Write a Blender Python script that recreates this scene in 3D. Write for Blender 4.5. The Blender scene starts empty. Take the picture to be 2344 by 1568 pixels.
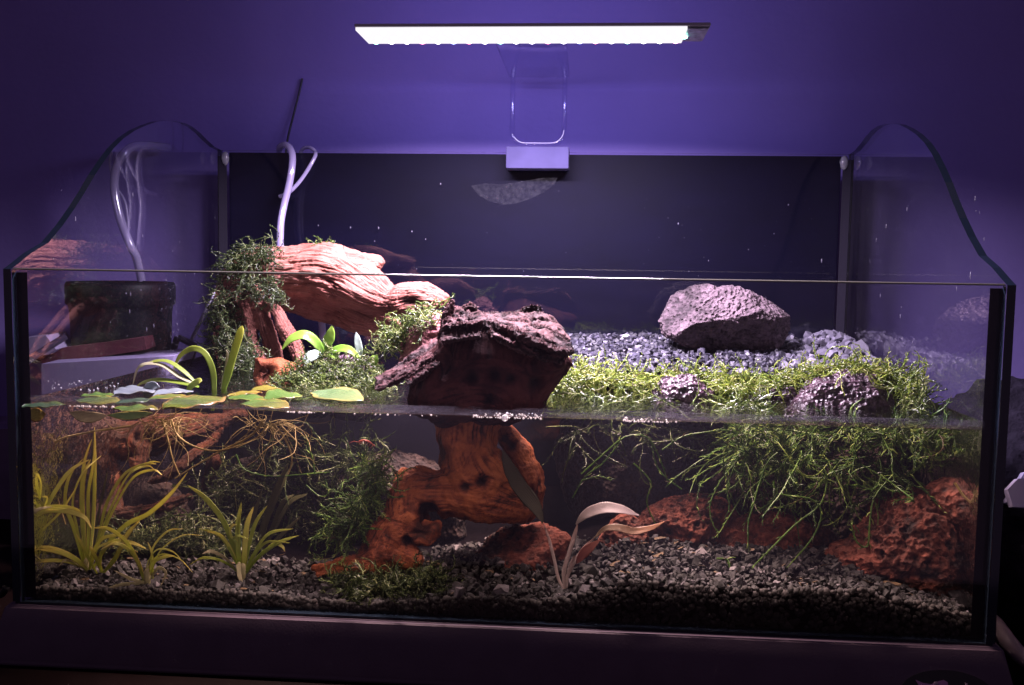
import bpy, bmesh, math, random
import numpy as np
from mathutils import Vector, Euler, Matrix

SC = bpy.context.scene
COL = SC.collection

# ------------------------------------------------------------------ camera, ambient light, exposure
CAM = np.array([0.3564, -0.5631, 0.2197])
ROT = (1.48646, -0.01490, 0.07661)
FPX = 2188.5
cd = bpy.data.cameras.new("camera")
cam = bpy.data.objects.new("camera", cd)
COL.objects.link(cam)
cam.location = CAM
cam.rotation_euler = ROT
cd.sensor_width = 36.0
cd.lens = 36.0 * FPX / 2343.0
cd.clip_start = 0.01
cd.clip_end = 50
SC.camera = cam

world = bpy.data.worlds.new("World")
SC.world = world
world.use_nodes = True
bg = world.node_tree.nodes["Background"]
bg.inputs[0].default_value = (0.72, 0.46, 0.80, 1)
bg.inputs[1].default_value = 0.085
SC.view_settings.view_transform = 'Standard'
SC.view_settings.look = 'None'
SC.view_settings.exposure = 0.0
SC.view_settings.gamma = 1.0
cy = SC.cycles
cy.max_bounces = 12
cy.diffuse_bounces = 3
cy.glossy_bounces = 5
cy.transmission_bounces = 4
cy.transparent_max_bounces = 48
cy.volume_bounces = 0
cy.caustics_reflective = True
cy.caustics_refractive = False
cy.sample_clamp_indirect = 4.0
cy.use_denoising = True

# lamp position, shared by its builder below
LAMP_X0, LAMP_X1, LAMP_Y0, LAMP_Y1, LAMP_Z = 0.187, 0.440, 0.130, 0.174, 0.385
LAMP_POWER = 10.5
WALL_FILL_POWER = 0.50
WALL_FILL_COLOR = (0.50, 0.44, 1.0)
LAMP_COLOR = (1.0, 0.82, 1.0)

# ------------------------------------------------------------------ measures of the tank (metres)
W, D, HF, HB, HW = 0.600, 0.347, 0.2106, 0.322, 0.1251
GT = 0.005

_R = np.array(Euler(ROT, 'XYZ').to_matrix())


def at(u, v, y):
    """point of the photograph's pixel (u, v) (2343 px wide picture) lying at depth y of the tank"""
    d = _R @ np.array([(u - 1171.5) / FPX, (784 - v) / FPX, -1.0])
    return CAM + d * ((y - CAM[1]) / d[1])


def atz(u, v, z):
    d = _R @ np.array([(u - 1171.5) / FPX, (784 - v) / FPX, -1.0])
    return CAM + d * ((z - CAM[2]) / d[2])


# ------------------------------------------------------------------ noise
_rs = np.random.RandomState(5)
_perm = np.concatenate([_rs.permutation(512)] * 3)
_grad = _rs.normal(size=(512, 3))
_grad /= np.linalg.norm(_grad, axis=1)[:, None]


def perlin(p):
    p = np.asarray(p, float)
    i = np.floor(p).astype(int)
    f = p - i
    u = f * f * f * (f * (f * 6 - 15) + 10)
    i &= 511
    out = 0
    for dx in (0, 1):
        for dy in (0, 1):
            for dz in (0, 1):
                h = _perm[(_perm[(_perm[(i[:, 0] + dx) & 511] + i[:, 1] + dy) & 511] + i[:, 2] + dz) & 511]
                g = _grad[h]
                w = (u[:, 0] if dx else 1 - u[:, 0]) * (u[:, 1] if dy else 1 - u[:, 1]) * (u[:, 2] if dz else 1 - u[:, 2])
                out = out + w * (g[:, 0] * (f[:, 0] - dx) + g[:, 1] * (f[:, 1] - dy) + g[:, 2] * (f[:, 2] - dz))
    return out


def fbm(p, o=4, gain=.5):
    a, s, t = 1.0, 1.0, 0
    for k in range(o):
        t = t + a * perlin(p * s + 17.3 * k)
        a *= gain
        s *= 2.03
    return t


def worley(p):
    p = np.asarray(p, float)
    i = np.floor(p).astype(int)
    best = np.full(len(p), 9.0)
    for dx in (-1, 0, 1):
        for dy in (-1, 0, 1):
            for dz in (-1, 0, 1):
                c = i + np.array([dx, dy, dz])
                cc = c & 511
                h = _perm[(_perm[(_perm[cc[:, 0]] + cc[:, 1]) & 511] + cc[:, 2]) & 511]
                q = c + 0.5 + _grad[h] * 0.6
                best = np.minimum(best, ((p - q) ** 2).sum(1))
    return np.sqrt(best)


# ------------------------------------------------------------------ object helpers
def mesh_data(name, V, faces, mats, smooth=True, mat_idx=None, attrs=None):
    me = bpy.data.meshes.new(name)
    V = np.ascontiguousarray(V, dtype=np.float32)
    arrs = [np.asarray(a, dtype=np.int32) for a in faces if len(a)]
    nl = sum(a.size for a in arrs)
    nf = sum(len(a) for a in arrs)
    me.vertices.add(len(V))
    me.vertices.foreach_set("co", V.ravel())
    me.loops.add(nl)
    me.loops.foreach_set("vertex_index", np.concatenate([a.ravel() for a in arrs]))
    me.polygons.add(nf)
    tot = np.concatenate([np.full(len(a), a.shape[1], np.int32) for a in arrs])
    st = np.concatenate([[0], np.cumsum(tot)[:-1]]).astype(np.int32)
    me.polygons.foreach_set("loop_start", st)
    me.polygons.foreach_set("loop_total", tot)
    me.polygons.foreach_set("use_smooth", np.full(nf, smooth))
    for m in (mats if isinstance(mats, (list, tuple)) else [mats]):
        me.materials.append(m)
    if mat_idx is not None:
        me.polygons.foreach_set("material_index", np.asarray(mat_idx, np.int32))
    if attrs:
        for k, a in attrs.items():
            a = np.asarray(a, np.float32)
            if a.ndim == 1:
                at_ = me.attributes.new(k, 'FLOAT', 'POINT')
                at_.data.foreach_set("value", a)
            else:
                at_ = me.attributes.new(k, 'FLOAT_VECTOR', 'POINT')
                at_.data.foreach_set("vector", a.ravel())
    me.update(calc_edges=True)
    me.validate()
    return me


def link(name, me, parent=None, kind=None):
    o = bpy.data.objects.new(name, me)
    COL.objects.link(o)
    if parent is not None:
        o.parent = parent
        root = parent
        if parent.type == 'EMPTY':
            o.location = -parent.location
    if kind:
        o["kind"] = kind
    return o


def build(name, V, faces, mats, parent=None, smooth=True, kind=None, **k):
    return link(name, mesh_data(name, V, faces, mats, smooth, **k), parent, kind)


def tag(o, label, cat, group=None):
    o["label"] = label
    o["category"] = cat
    if group:
        o["group"] = group
    return o


def thing(name, label, cat, loc=(0, 0, 0), group=None):
    o = bpy.data.objects.new(name, None)
    o.empty_display_size = 0.02
    COL.objects.link(o)
    o.location = Vector([float(c) for c in loc])
    return tag(o, label, cat, group)


class MB:
    """collects verts and faces of several shapes for ONE mesh"""
    def __init__(s):
        s.V, s.F3, s.F4, s.n = [], [], [], 0

    def add(s, V, F):
        V = np.asarray(V, float).reshape(-1, 3)
        F = np.asarray(F, int)
        if len(F):
            (s.F3 if F.shape[1] == 3 else s.F4).append(F + s.n)
        s.V.append(V)
        s.n += len(V)
        return s

    def add_raw(s, V, fl):
        n0 = s.n
        s.V.append(np.asarray(V, float))
        s.n += len(V)
        for F in fl:
            F = np.asarray(F, int)
            (s.F3 if F.shape[1] == 3 else s.F4).append(F + n0)
        return s

    def arrays(s):
        f = []
        if s.F3:
            f.append(np.concatenate(s.F3))
        if s.F4:
            f.append(np.concatenate(s.F4))
        return np.concatenate(s.V), f

    def build(s, name, mats, parent=None, smooth=True, kind=None, **k):
        V, f = s.arrays()
        return build(name, V, f, mats, parent, smooth, kind, **k)


def box(x0, x1, y0, y1, z0, z1):
    V = np.array([[x, y, z] for z in (z0, z1) for y in (y0, y1) for x in (x0, x1)], float)
    F = np.array([[0, 2, 3, 1], [4, 5, 7, 6], [0, 1, 5, 4], [2, 6, 7, 3], [0, 4, 6, 2], [1, 3, 7, 5]])
    return V, F


def bevel_box(name, x0, x1, y0, y1, z0, z1, mat, parent=None, bev=.001, seg=2):
    bm = bmesh.new()
    V, F = box(x0, x1, y0, y1, z0, z1)
    vs = [bm.verts.new(v) for v in V]
    for f in F:
        bm.faces.new([vs[i] for i in f])
    bmesh.ops.bevel(bm, geom=bm.edges[:], offset=bev, segments=seg, affect='EDGES', profile=.5)
    bmesh.ops.recalc_face_normals(bm, faces=bm.faces[:])
    me = bpy.data.meshes.new(name)
    bm.to_mesh(me)
    bm.free()
    me.materials.append(mat)
    me.polygons.foreach_set("use_smooth", [True] * len(me.polygons))
    me.set_sharp_from_angle(angle=math.radians(35))
    return link(name, me, parent)


def prism(poly, axis, a0, a1):
    """extrude a 2D polygon along axis (0 x, 1 y, 2 z); returns verts, [side quads], cap triangles (fan via bmesh)"""
    n = len(poly)
    bm = bmesh.new()
    def mk(p, a):
        c = [0, 0, 0]
        o = [i for i in range(3) if i != axis]
        c[axis] = a
        c[o[0]], c[o[1]] = p
        return bm.verts.new(c)
    A = [mk(p, a0) for p in poly]
    B = [mk(p, a1) for p in poly]
    bm.faces.new(A)
    bm.faces.new(B[::-1])
    for i in range(n):
        j = (i + 1) % n
        bm.faces.new([A[i], B[i], B[j], A[j]])
    bmesh.ops.recalc_face_normals(bm, faces=bm.faces[:])
    return bm


def bm_link(name, bm, mats, parent=None, smooth_angle=None, edge_mat=False, axis=0):
    me = bpy.data.meshes.new(name)
    bm.normal_update()
    if edge_mat:
        for f in bm.faces:
            f.material_index = 0 if abs(f.normal[axis]) > .9 else 1
    bm.to_mesh(me)
    bm.free()
    for m in (mats if isinstance(mats, (list, tuple)) else [mats]):
        me.materials.append(m)
    if smooth_angle:
        me.polygons.foreach_set("use_smooth", [True] * len(me.polygons))
        me.set_sharp_from_angle(angle=math.radians(smooth_angle))
    return link(name, me, parent)


def spline(P, n, closed=False):
    P = np.asarray(P, float)
    if len(P) == 2:
        t = np.linspace(0, 1, n)[:, None]
        return P[0] * (1 - t) + P[1] * t
    Q = np.vstack([2 * P[0] - P[1], P, 2 * P[-1] - P[-2]])
    seg = len(P) - 1
    t = np.linspace(0, seg - 1e-9, n)
    i = t.astype(int)
    f = (t - i)[:, None]
    a, b, c, d = Q[i], Q[i + 1], Q[i + 2], Q[i + 3]
    return .5 * (2 * b + (c - a) * f + (2 * a - 5 * b + 4 * c - d) * f ** 2 + (3 * b - a - 3 * c + d) * f ** 3)


def tubes(P, R, sides=4, ref=None, flat=None, caps=False):
    """P (n,k,3) centre lines, R (n,k) radii -> verts, quads. flat: thickness ratio along the second axis"""
    P = np.asarray(P, float)
    n, k, _ = P.shape
    R = np.broadcast_to(R, (n, k))
    T = np.gradient(P, axis=1)
    T /= np.linalg.norm(T, axis=2, keepdims=True) + 1e-12
    if ref is None:
        ref = np.array([.31, .83, .47])
    ref = np.broadcast_to(np.asarray(ref, float).reshape(-1, 1, 3) if np.ndim(ref) == 2 else np.asarray(ref, float), T.shape)
    A = np.cross(T, ref)
    A /= np.linalg.norm(A, axis=2, keepdims=True) + 1e-9
    B = np.cross(T, A)
    ang = np.arange(sides) * 2 * np.pi / sides
    fl = 1.0 if flat is None else flat
    V = P[:, :, None, :] + R[:, :, None, None] * (np.cos(ang)[None, None, :, None] * A[:, :, None, :] + fl * np.sin(ang)[None, None, :, None] * B[:, :, None, :])
    idx = np.arange(n * k * sides).reshape(n, k, sides)
    a = idx[:, :-1, :]
    b = np.roll(a, -1, axis=2)
    c = np.roll(idx[:, 1:, :], -1, axis=2)
    d = idx[:, 1:, :]
    F = np.stack([a, d, c, b], axis=-1).reshape(-1, 4)
    return V.reshape(-1, 3), F


# ------------------------------------------------------------------ materials
def mat(name):
    m = bpy.data.materials.new(name)
    m.use_nodes = True
    nt = m.node_tree
    for n in list(nt.nodes):
        nt.nodes.remove(n)
    out = nt.nodes.new("ShaderNodeOutputMaterial")
    return m, nt, out


def N(nt, typ, **kw):
    n = nt.nodes.new(typ)
    for k, v in kw.items():
        if k.startswith("i_"):
            key = k[2:]
            n.inputs[int(key) if key.isdigit() else key.replace("_", " ")].default_value = v
        else:
            setattr(n, k, v)
    return n


def ramp(nt, fac, stops):
    r = nt.nodes.new("ShaderNodeValToRGB")
    e = r.color_ramp.elements
    while len(e) < len(stops):
        e.new(.5)
    for x, (p, c) in zip(e, stops):
        x.position = p
        x.color = (*c, 1)
    nt.links.new(fac, r.inputs[0])
    return r.outputs[0]


def mathn(nt, op, a, b=None, c=None, clamp=False):
    n = nt.nodes.new("ShaderNodeMath")
    n.operation = op
    n.use_clamp = clamp
    for i, x in enumerate((a, b, c)):
        if x is None:
            continue
        if isinstance(x, (int, float)):
            n.inputs[i].default_value = x
        else:
            nt.links.new(x, n.inputs[i])
    return n.outputs[0]


def schlick(nt, f0, normal=None):
    g = nt.nodes.new("ShaderNodeNewGeometry")
    d = nt.nodes.new("ShaderNodeVectorMath")
    d.operation = 'DOT_PRODUCT'
    nt.links.new(g.outputs["Incoming"], d.inputs[0])
    nt.links.new(normal if normal is not None else g.outputs["Normal"], d.inputs[1])
    c = mathn(nt, 'ABSOLUTE', d.outputs["Value"])
    o = mathn(nt, 'SUBTRACT', 1.0, c, clamp=True)
    p = mathn(nt, 'POWER', o, 5.0)
    return mathn(nt, 'MULTIPLY_ADD', p, 1 - f0, f0, clamp=True), g, c


def simple(name, col, rough=.5, spec=.5, metal=0.0, noise=None, bump=None, coat=0.0):
    m, nt, out = mat(name)
    b = N(nt, "ShaderNodeBsdfPrincipled")
    b.inputs["Base Color"].default_value = (*col, 1)
    b.inputs["Roughness"].default_value = rough
    b.inputs["Specular IOR Level"].default_value = spec
    b.inputs["Metallic"].default_value = metal
    b.inputs["Coat Weight"].default_value = coat
    nt.links.new(b.outputs[0], out.inputs[0])
    if noise or bump:
        tc = N(nt, "ShaderNodeTexCoord")
    if noise:
        sc, amt = noise
        n = N(nt, "ShaderNodeTexNoise", i_Scale=sc, i_Detail=8.0)
        nt.links.new(tc.outputs["Object"], n.inputs["Vector"])
        lo = [c * (1 - amt) for c in col]
        hi = [min(1, c * (1 + amt)) for c in col]
        nt.links.new(ramp(nt, n.outputs["Fac"], [(.3, lo), (.7, hi)]), b.inputs["Base Color"])
    if bump:
        sc, st, dist = bump
        n = N(nt, "ShaderNodeTexNoise", i_Scale=sc, i_Detail=6.0)
        nt.links.new(tc.outputs["Object"], n.inputs["Vector"])
        bp = N(nt, "ShaderNodeBump", i_Strength=st, i_Distance=dist)
        nt.links.new(n.outputs["Fac"], bp.inputs["Height"])
        nt.links.new(bp.outputs[0], b.inputs["Normal"])
    return m


def emit(name, col, s):
    m, nt, out = mat(name)
    e = N(nt, "ShaderNodeEmission", i_Strength=s)
    e.inputs[0].default_value = (*col, 1)
    nt.links.new(e.outputs[0], out.inputs[0])
    return m


def glass_mat(name, tint=(.985, .99, 1.0), f0=.042, rough=0.0, dirt=0.0):
    m, nt, out = mat(name)
    fac, g, c = schlick(nt, f0)
    tr = N(nt, "ShaderNodeBsdfTransparent")
    tr.inputs[0].default_value = (*tint, 1)
    gl = N(nt, "ShaderNodeBsdfGlossy", i_Roughness=rough)
    mx = N(nt, "ShaderNodeMixShader")
    nt.links.new(fac, mx.inputs[0])
    nt.links.new(tr.outputs[0], mx.inputs[1])
    nt.links.new(gl.outputs[0], mx.inputs[2])
    last = mx
    if dirt > 0:                       # dried salt film and faint wipe marks on the pane
        tc = N(nt, "ShaderNodeTexCoord")
        n1 = N(nt, "ShaderNodeTexNoise", i_Scale=9.0, i_Detail=8.0, i_Roughness=.7)
        n2 = N(nt, "ShaderNodeTexNoise", i_Scale=420.0, i_Detail=2.0)
        nt.links.new(tc.outputs["Object"], n1.inputs["Vector"])
        nt.links.new(tc.outputs["Object"], n2.inputs["Vector"])
        a = mathn(nt, 'SUBTRACT', n1.outputs["Fac"], .47, clamp=True)
        b = mathn(nt, 'SUBTRACT', n2.outputs["Fac"], .35, clamp=True)
        a = mathn(nt, 'MULTIPLY', a, b)
        a = mathn(nt, 'MULTIPLY', a, dirt, clamp=True)
        df = N(nt, "ShaderNodeBsdfDiffuse")
        df.inputs[0].default_value = (.8, .8, .85, 1)
        m2 = N(nt, "ShaderNodeMixShader")
        nt.links.new(a, m2.inputs[0])
        nt.links.new(mx.outputs[0], m2.inputs[1])
        nt.links.new(df.outputs[0], m2.inputs[2])
        last = m2
    nt.links.new(last.outputs[0], out.inputs[0])
    return m


def island_mat(name, stops, rough=.45, transl=.25, tcol=None, spec=.4, along=None):
    """plant tissue: colour differs from strand to strand (Random Per Island); part of the light passes through"""
    m, nt, out = mat(name)
    g = N(nt, "ShaderNodeNewGeometry")
    tc = N(nt, "ShaderNodeTexCoord")
    n = N(nt, "ShaderNodeTexNoise", i_Scale=38.0, i_Detail=2.0)
    nt.links.new(tc.outputs["Object"], n.inputs["Vector"])
    f = mathn(nt, 'MULTIPLY_ADD', n.outputs["Fac"], .9, -.45)
    f = mathn(nt, 'ADD', g.outputs["Random Per Island"], f, clamp=True)
    col = ramp(nt, f, stops)
    b = N(nt, "ShaderNodeBsdfPrincipled")
    b.inputs["Roughness"].default_value = rough
    b.inputs["Specular IOR Level"].default_value = spec
    nt.links.new(col, b.inputs["Base Color"])
    t = N(nt, "ShaderNodeBsdfTranslucent")
    nt.links.new(col, t.inputs[0])
    mx = N(nt, "ShaderNodeMixShader")
    mx.inputs[0].default_value = transl
    nt.links.new(b.outputs[0], mx.inputs[1])
    nt.links.new(t.outputs[0], mx.inputs[2])
    nt.links.new(mx.outputs[0], out.inputs[0])
    return m


def leaf_mat(name, base, tip, margin=None, rough=.35, transl=.25, spec=.5, spots=.35, along_pow=1.0):
    """leaf: attribute 'leaf' = (position along the leaf, position across -1..1, random)"""
    m, nt, out = mat(name)
    a = N(nt, "ShaderNodeAttribute", attribute_name="leaf")
    sp = N(nt, "ShaderNodeSeparateXYZ")
    nt.links.new(a.outputs["Vector"], sp.inputs[0])
    tc = N(nt, "ShaderNodeTexCoord")
    n = N(nt, "ShaderNodeTexNoise", i_Scale=90.0, i_Detail=5.0)
    nt.links.new(tc.outputs["Object"], n.inputs["Vector"])
    f = mathn(nt, 'POWER', sp.outputs["X"], along_pow)
    f = mathn(nt, 'ADD', f, mathn(nt, 'MULTIPLY_ADD', n.outputs["Fac"], spots, -spots / 2), clamp=True)
    col = ramp(nt, f, [(0.05, base), (.62, tuple(.6 * p + .4 * q for p, q in zip(base, tip))), (1.0, tip)])
    if margin is not None:
        e = mathn(nt, 'ABSOLUTE', sp.outputs["Y"])
        e = mathn(nt, 'ADD', e, mathn(nt, 'MULTIPLY_ADD', n.outputs["Fac"], .7, -.35))
        e = mathn(nt, 'SUBTRACT', e, .72, clamp=True)
        e = mathn(nt, 'MULTIPLY', e, 4.0, clamp=True)
        mc = N(nt, "ShaderNodeMix", data_type='RGBA')
        nt.links.new(e, mc.inputs[0])
        nt.links.new(col, mc.inputs[6])
        mc.inputs[7].default_value = (*margin, 1)
        col = mc.outputs[2]
    # veins along the blade
    w = mathn(nt, 'MULTIPLY', mathn(nt, 'SINE', mathn(nt, 'MULTIPLY', sp.outputs["Y"], 26.0)), .25)
    bp = N(nt, "ShaderNodeBump", i_Strength=.3, i_Distance=.0004)
    nt.links.new(mathn(nt, 'MULTIPLY_ADD', n.outputs["Fac"], .8, w), bp.inputs["Height"])
    b = N(nt, "ShaderNodeBsdfPrincipled")
    b.inputs["Roughness"].default_value = rough
    b.inputs["Specular IOR Level"].default_value = spec
    nt.links.new(col, b.inputs["Base Color"])
    nt.links.new(bp.outputs[0], b.inputs["Normal"])
    t = N(nt, "ShaderNodeBsdfTranslucent")
    nt.links.new(col, t.inputs[0])
    mx = N(nt, "ShaderNodeMixShader")
    mx.inputs[0].default_value = transl
    nt.links.new(b.outputs[0], mx.inputs[1])
    nt.links.new(t.outputs[0], mx.inputs[2])
    nt.links.new(mx.outputs[0], out.inputs[0])
    return m


def rock_mat(name, dark, light, wet=0.0, scale=1.0, hole=.6):
    m, nt, out = mat(name)
    tc = N(nt, "ShaderNodeTexCoord")
    n = N(nt, "ShaderNodeTexNoise", i_Scale=45.0 * scale, i_Detail=8.0, i_Roughness=.65)
    v = N(nt, "ShaderNodeTexVoronoi", i_Scale=330.0 * scale)
    n3 = N(nt, "ShaderNodeTexNoise", i_Scale=170.0 * scale, i_Detail=4.0)
    for x in (n, v, n3):
        nt.links.new(tc.outputs["Object"], x.inputs["Vector"])
    at_ = N(nt, "ShaderNodeAttribute", attribute_name="pit")
    n5 = N(nt, "ShaderNodeTexNoise", i_Scale=19.0 * scale, i_Detail=3.0)
    nt.links.new(tc.outputs["Object"], n5.inputs["Vector"])
    f = mathn(nt, 'MULTIPLY_ADD', n3.outputs["Fac"], .5, mathn(nt, 'MULTIPLY', n.outputs["Fac"], .6))
    f = mathn(nt, 'ADD', f, mathn(nt, 'MULTIPLY_ADD', n5.outputs["Fac"], .7, -.35))
    f = mathn(nt, 'SUBTRACT', f, mathn(nt, 'MULTIPLY', at_.outputs["Fac"], .16))
    col = ramp(nt, f, [(.38, dark), (.68, light)])
    b = N(nt, "ShaderNodeBsdfPrincipled")
    b.inputs["Roughness"].default_value = .85 - .55 * wet
    b.inputs["Specular IOR Level"].default_value = .3 + .4 * wet
    nt.links.new(col, b.inputs["Base Color"])
    h = mathn(nt, 'MULTIPLY_ADD', v.outputs["Distance"], 1.1, mathn(nt, 'MULTIPLY', n3.outputs["Fac"], 1.2))
    bp = N(nt, "ShaderNodeBump", i_Strength=.9, i_Distance=.0022)
    nt.links.new(h, bp.inputs["Height"])
    nt.links.new(bp.outputs[0], b.inputs["Normal"])
    nt.links.new(b.outputs[0], out.inputs[0])
    return m


def wood_mat(name, stops, rough=.7, spec=.3, scale=(26.0, 9.0, 9.0), mottle=0.0):
    """driftwood: attribute 'grain' = (distance along the limb, direction round it)"""
    m, nt, out = mat(name)
    a = N(nt, "ShaderNodeAttribute", attribute_name="grain")
    mp = N(nt, "ShaderNodeMapping")
    mp.inputs["Scale"].default_value = scale
    nt.links.new(a.outputs["Vector"], mp.inputs[0])
    n = N(nt, "ShaderNodeTexNoise", i_Scale=1.0, i_Detail=9.0, i_Roughness=.62, i_Distortion=.9)
    nt.links.new(mp.outputs[0], n.inputs["Vector"])
    tc = N(nt, "ShaderNodeTexCoord")
    n2 = N(nt, "ShaderNodeTexNoise", i_Scale=22.0, i_Detail=5.0)
    n3 = N(nt, "ShaderNodeTexNoise", i_Scale=380.0, i_Detail=4.0)
    nt.links.new(tc.outputs["Object"], n2.inputs["Vector"])
    nt.links.new(tc.outputs["Object"], n3.inputs["Vector"])
    dp = N(nt, "ShaderNodeAttribute", attribute_name="pit")
    n4 = N(nt, "ShaderNodeTexNoise", i_Scale=115.0, i_Detail=7.0, i_Roughness=.7, i_Distortion=.6)
    nt.links.new(tc.outputs["Object"], n4.inputs["Vector"])
    f = mathn(nt, 'MULTIPLY_ADD', n2.outputs["Fac"], .55, mathn(nt, 'MULTIPLY', n.outputs["Fac"], .62 * (1 - mottle)))
    f = mathn(nt, 'MULTIPLY_ADD', n4.outputs["Fac"], .62 * mottle, f)
    f = mathn(nt, 'SUBTRACT', f, mathn(nt, 'MULTIPLY', dp.outputs["Fac"], .35), clamp=True)
    col = ramp(nt, f, stops)
    b = N(nt, "ShaderNodeBsdfPrincipled")
    b.inputs["Roughness"].default_value = rough
    b.inputs["Specular IOR Level"].default_value = spec
    nt.links.new(col, b.inputs["Base Color"])
    bp = N(nt, "ShaderNodeBump", i_Strength=.8, i_Distance=.0035)
    hh = mathn(nt, 'MULTIPLY_ADD', n4.outputs["Fac"], mottle * .9, mathn(nt, 'MULTIPLY', n.outputs["Fac"], 1 - .8 * mottle))
    nt.links.new(mathn(nt, 'MULTIPLY_ADD', n3.outputs["Fac"], .18, hh), bp.inputs["Height"])
    nt.links.new(bp.outputs[0], b.inputs["Normal"])
    nt.links.new(b.outputs[0], out.inputs[0])
    return m


# ------------------------------------------------------------------ shared materials
M_GLASS = glass_mat("pane_glass", dirt=.0)
M_GLASS_SIDE = glass_mat("side_pane_glass", f0=.085, dirt=.10)
M_GLASS_FRONT = glass_mat("front_pane_glass", tint=(.985, .985, .995), dirt=.0)
M_EDGE = simple("polished_glass_edge", (.012, .02, .035), rough=.12, spec=.9)
M_SEAL = simple("black_silicone", (.008, .007, .013), rough=.7, spec=.04, bump=(300, .2, .001))
M_BASE = simple("plum_plastic", (.105, .078, .115), rough=.6, spec=.3, noise=(60, .08), bump=(900, .2, .0004))
M_BLACK = simple("black_plastic", (.006, .006, .008), rough=.4)
M_WHITE = simple("white_plastic", (.75, .74, .78), rough=.5)

# ------------------------------------------------------------------ the room: wall and table top
TABLE_Z = -0.0345
M_WALL = simple("violet_wall_paint", (.205, .158, .44), rough=.85, spec=.2, noise=(4.0, .12), bump=(160, .3, .001))
M_TABLE = simple("dark_wood_table", (.0045, .0018, .0022), rough=.7, spec=.06, noise=(14, .4))
YW = 0.395
V, F = box(-1.6, 2.3, YW, YW + .05, TABLE_Z - .8, 1.6)
wall_o = build("wall", V, [F], M_WALL, smooth=False, kind="structure")
table = bevel_box("table", -0.9, 1.5, -0.22, YW - .004, TABLE_Z - .03, TABLE_Z, M_TABLE, bev=.004)
tag(table, "dark wooden table top under the aquarium", "table")

# ------------------------------------------------------------------ the aquarium
tank = thing("aquarium", "open glass aquarium with curved side panes on a dark plum plinth", "aquarium", (W / 2, D / 2, TABLE_Z))
PROFILE = [(0, .001), (0, HF), (.008, .214), (.022, .2205), (.042, .2275), (.060, .2395), (.076, .252), (.090, .264), (.104, .277), (.118, .2885),
           (.132, .299), (.148, .3085), (.167, .317), (.187, .3238), (.206, .3293), (.225, .3330), (.243, .3352), (.262, .336), (.278, .335), (.294, .3320),
           (.310, .3275), (.328, .3235), (D, HB), (D, .001)]
for x0, x1 in ((0, GT), (W - GT, W)):
    bm = prism([(y, z) for y, z in PROFILE], 0, x0, x1)
    be = [e for e in bm.edges if abs(abs(e.calc_face_angle(0)) - math.pi / 2) < .2 and e.verts[0].co.x == e.verts[1].co.x]
    bm_link("side_pane", bm, [M_GLASS_SIDE, M_EDGE], tank, edge_mat=True, axis=0)
bm = prism([(GT + .0003, .001), (W - GT - .0003, .001), (W - GT - .0003, HF - .0006), (GT + .0003, HF - .0006)], 1, .0003, GT)
M_RIM = mat("polished_rim")
m, nt, out = M_RIM
fac, g, c = schlick(nt, .12)
df = N(nt, "ShaderNodeBsdfDiffuse"); df.inputs[0].default_value = (.13, .125, .10, 1)  # pale colour paints the lamp light glowing out of the top edge
gl = N(nt, "ShaderNodeBsdfGlossy", i_Roughness=.12)
mx = N(nt, "ShaderNodeMixShader")
nt.links.new(fac, mx.inputs[0]); nt.links.new(df.outputs[0], mx.inputs[1]); nt.links.new(gl.outputs[0], mx.inputs[2])
nt.links.new(mx.outputs[0], out.inputs[0])
M_RIM = m
fp_o = bm_link("front_pane", bm, [M_GLASS_FRONT, M_EDGE, M_RIM], tank, edge_mat=True, axis=1)
for p_ in fp_o.data.polygons:
    if p_.normal.z > .9:
        p_.material_index = 2
bm = prism([(GT + .0003, .001), (W - GT - .0003, .001), (W - GT - .0003, HB), (GT + .0003, HB)], 1, D - GT, D - .0003)
bm_link("back_pane", bm, [M_GLASS, M_EDGE], tank, edge_mat=True, axis=1)
V, F = box(.001, W - .001, .001, D - .001, -.004, .0007)
build("bottom_pane", V, [F], M_EDGE, tank, smooth=False)

# black film behind the back pane, dusty with salt
m, nt, out = mat("black_backing_film")
tc = N(nt, "ShaderNodeTexCoord")
n1 = N(nt, "ShaderNodeTexNoise", i_Scale=5.0, i_Detail=7.0, i_Roughness=.65)
mp = N(nt, "ShaderNodeMapping"); mp.inputs["Scale"].default_value = (1, 1, 2.2)
nt.links.new(tc.outputs["Object"], mp.inputs[0]); nt.links.new(mp.outputs[0], n1.inputs["Vector"])
b = N(nt, "ShaderNodeBsdfPrincipled", i_Roughness=.6)
b.inputs["Specular IOR Level"].default_value = .08
nt.links.new(ramp(nt, n1.outputs["Fac"], [(.35, (.0006, .0004, .006)), (.75, (.0018, .0013, .013))]), b.inputs["Base Color"])
nt.links.new(b.outputs[0], out.inputs[0])
M_FILM = m
V, F = box(.0115, W - .0115, D + .0002, D + .0022, .001, HB - .0015)
build("backing_film", V, [F], M_FILM, tank, smooth=False)

# silicone seals in the four corners, and the dark ceramic strips at the front corners
for x, s in ((GT, 1), (W - GT, -1)):
    # back corner: quarter round
    for nm, w_, m_ in (("corner_seal", .0062, M_SEAL),):
        prof = [(x, D - GT - .0002), (x + s * w_, D - GT - .0002), (x + s * w_ * .62, D - GT - w_ * .38), (x + s * .0002, D - GT - w_)]
        bm = prism(prof, 2, .002, HB - .006)
        bm_link(nm, bm, M_SEAL, tank)
    # front corner
    prof = [(x + s * .0002, GT + .0002), (x + s * .0072, GT + .0002), (x + s * .0052, GT + .0026), (x + s * .0002, GT + .0060)]
    bm = prism(prof, 2, .002, HF - .002)
    bm_link("corner_seal", bm, M_SEAL, tank)
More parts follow.
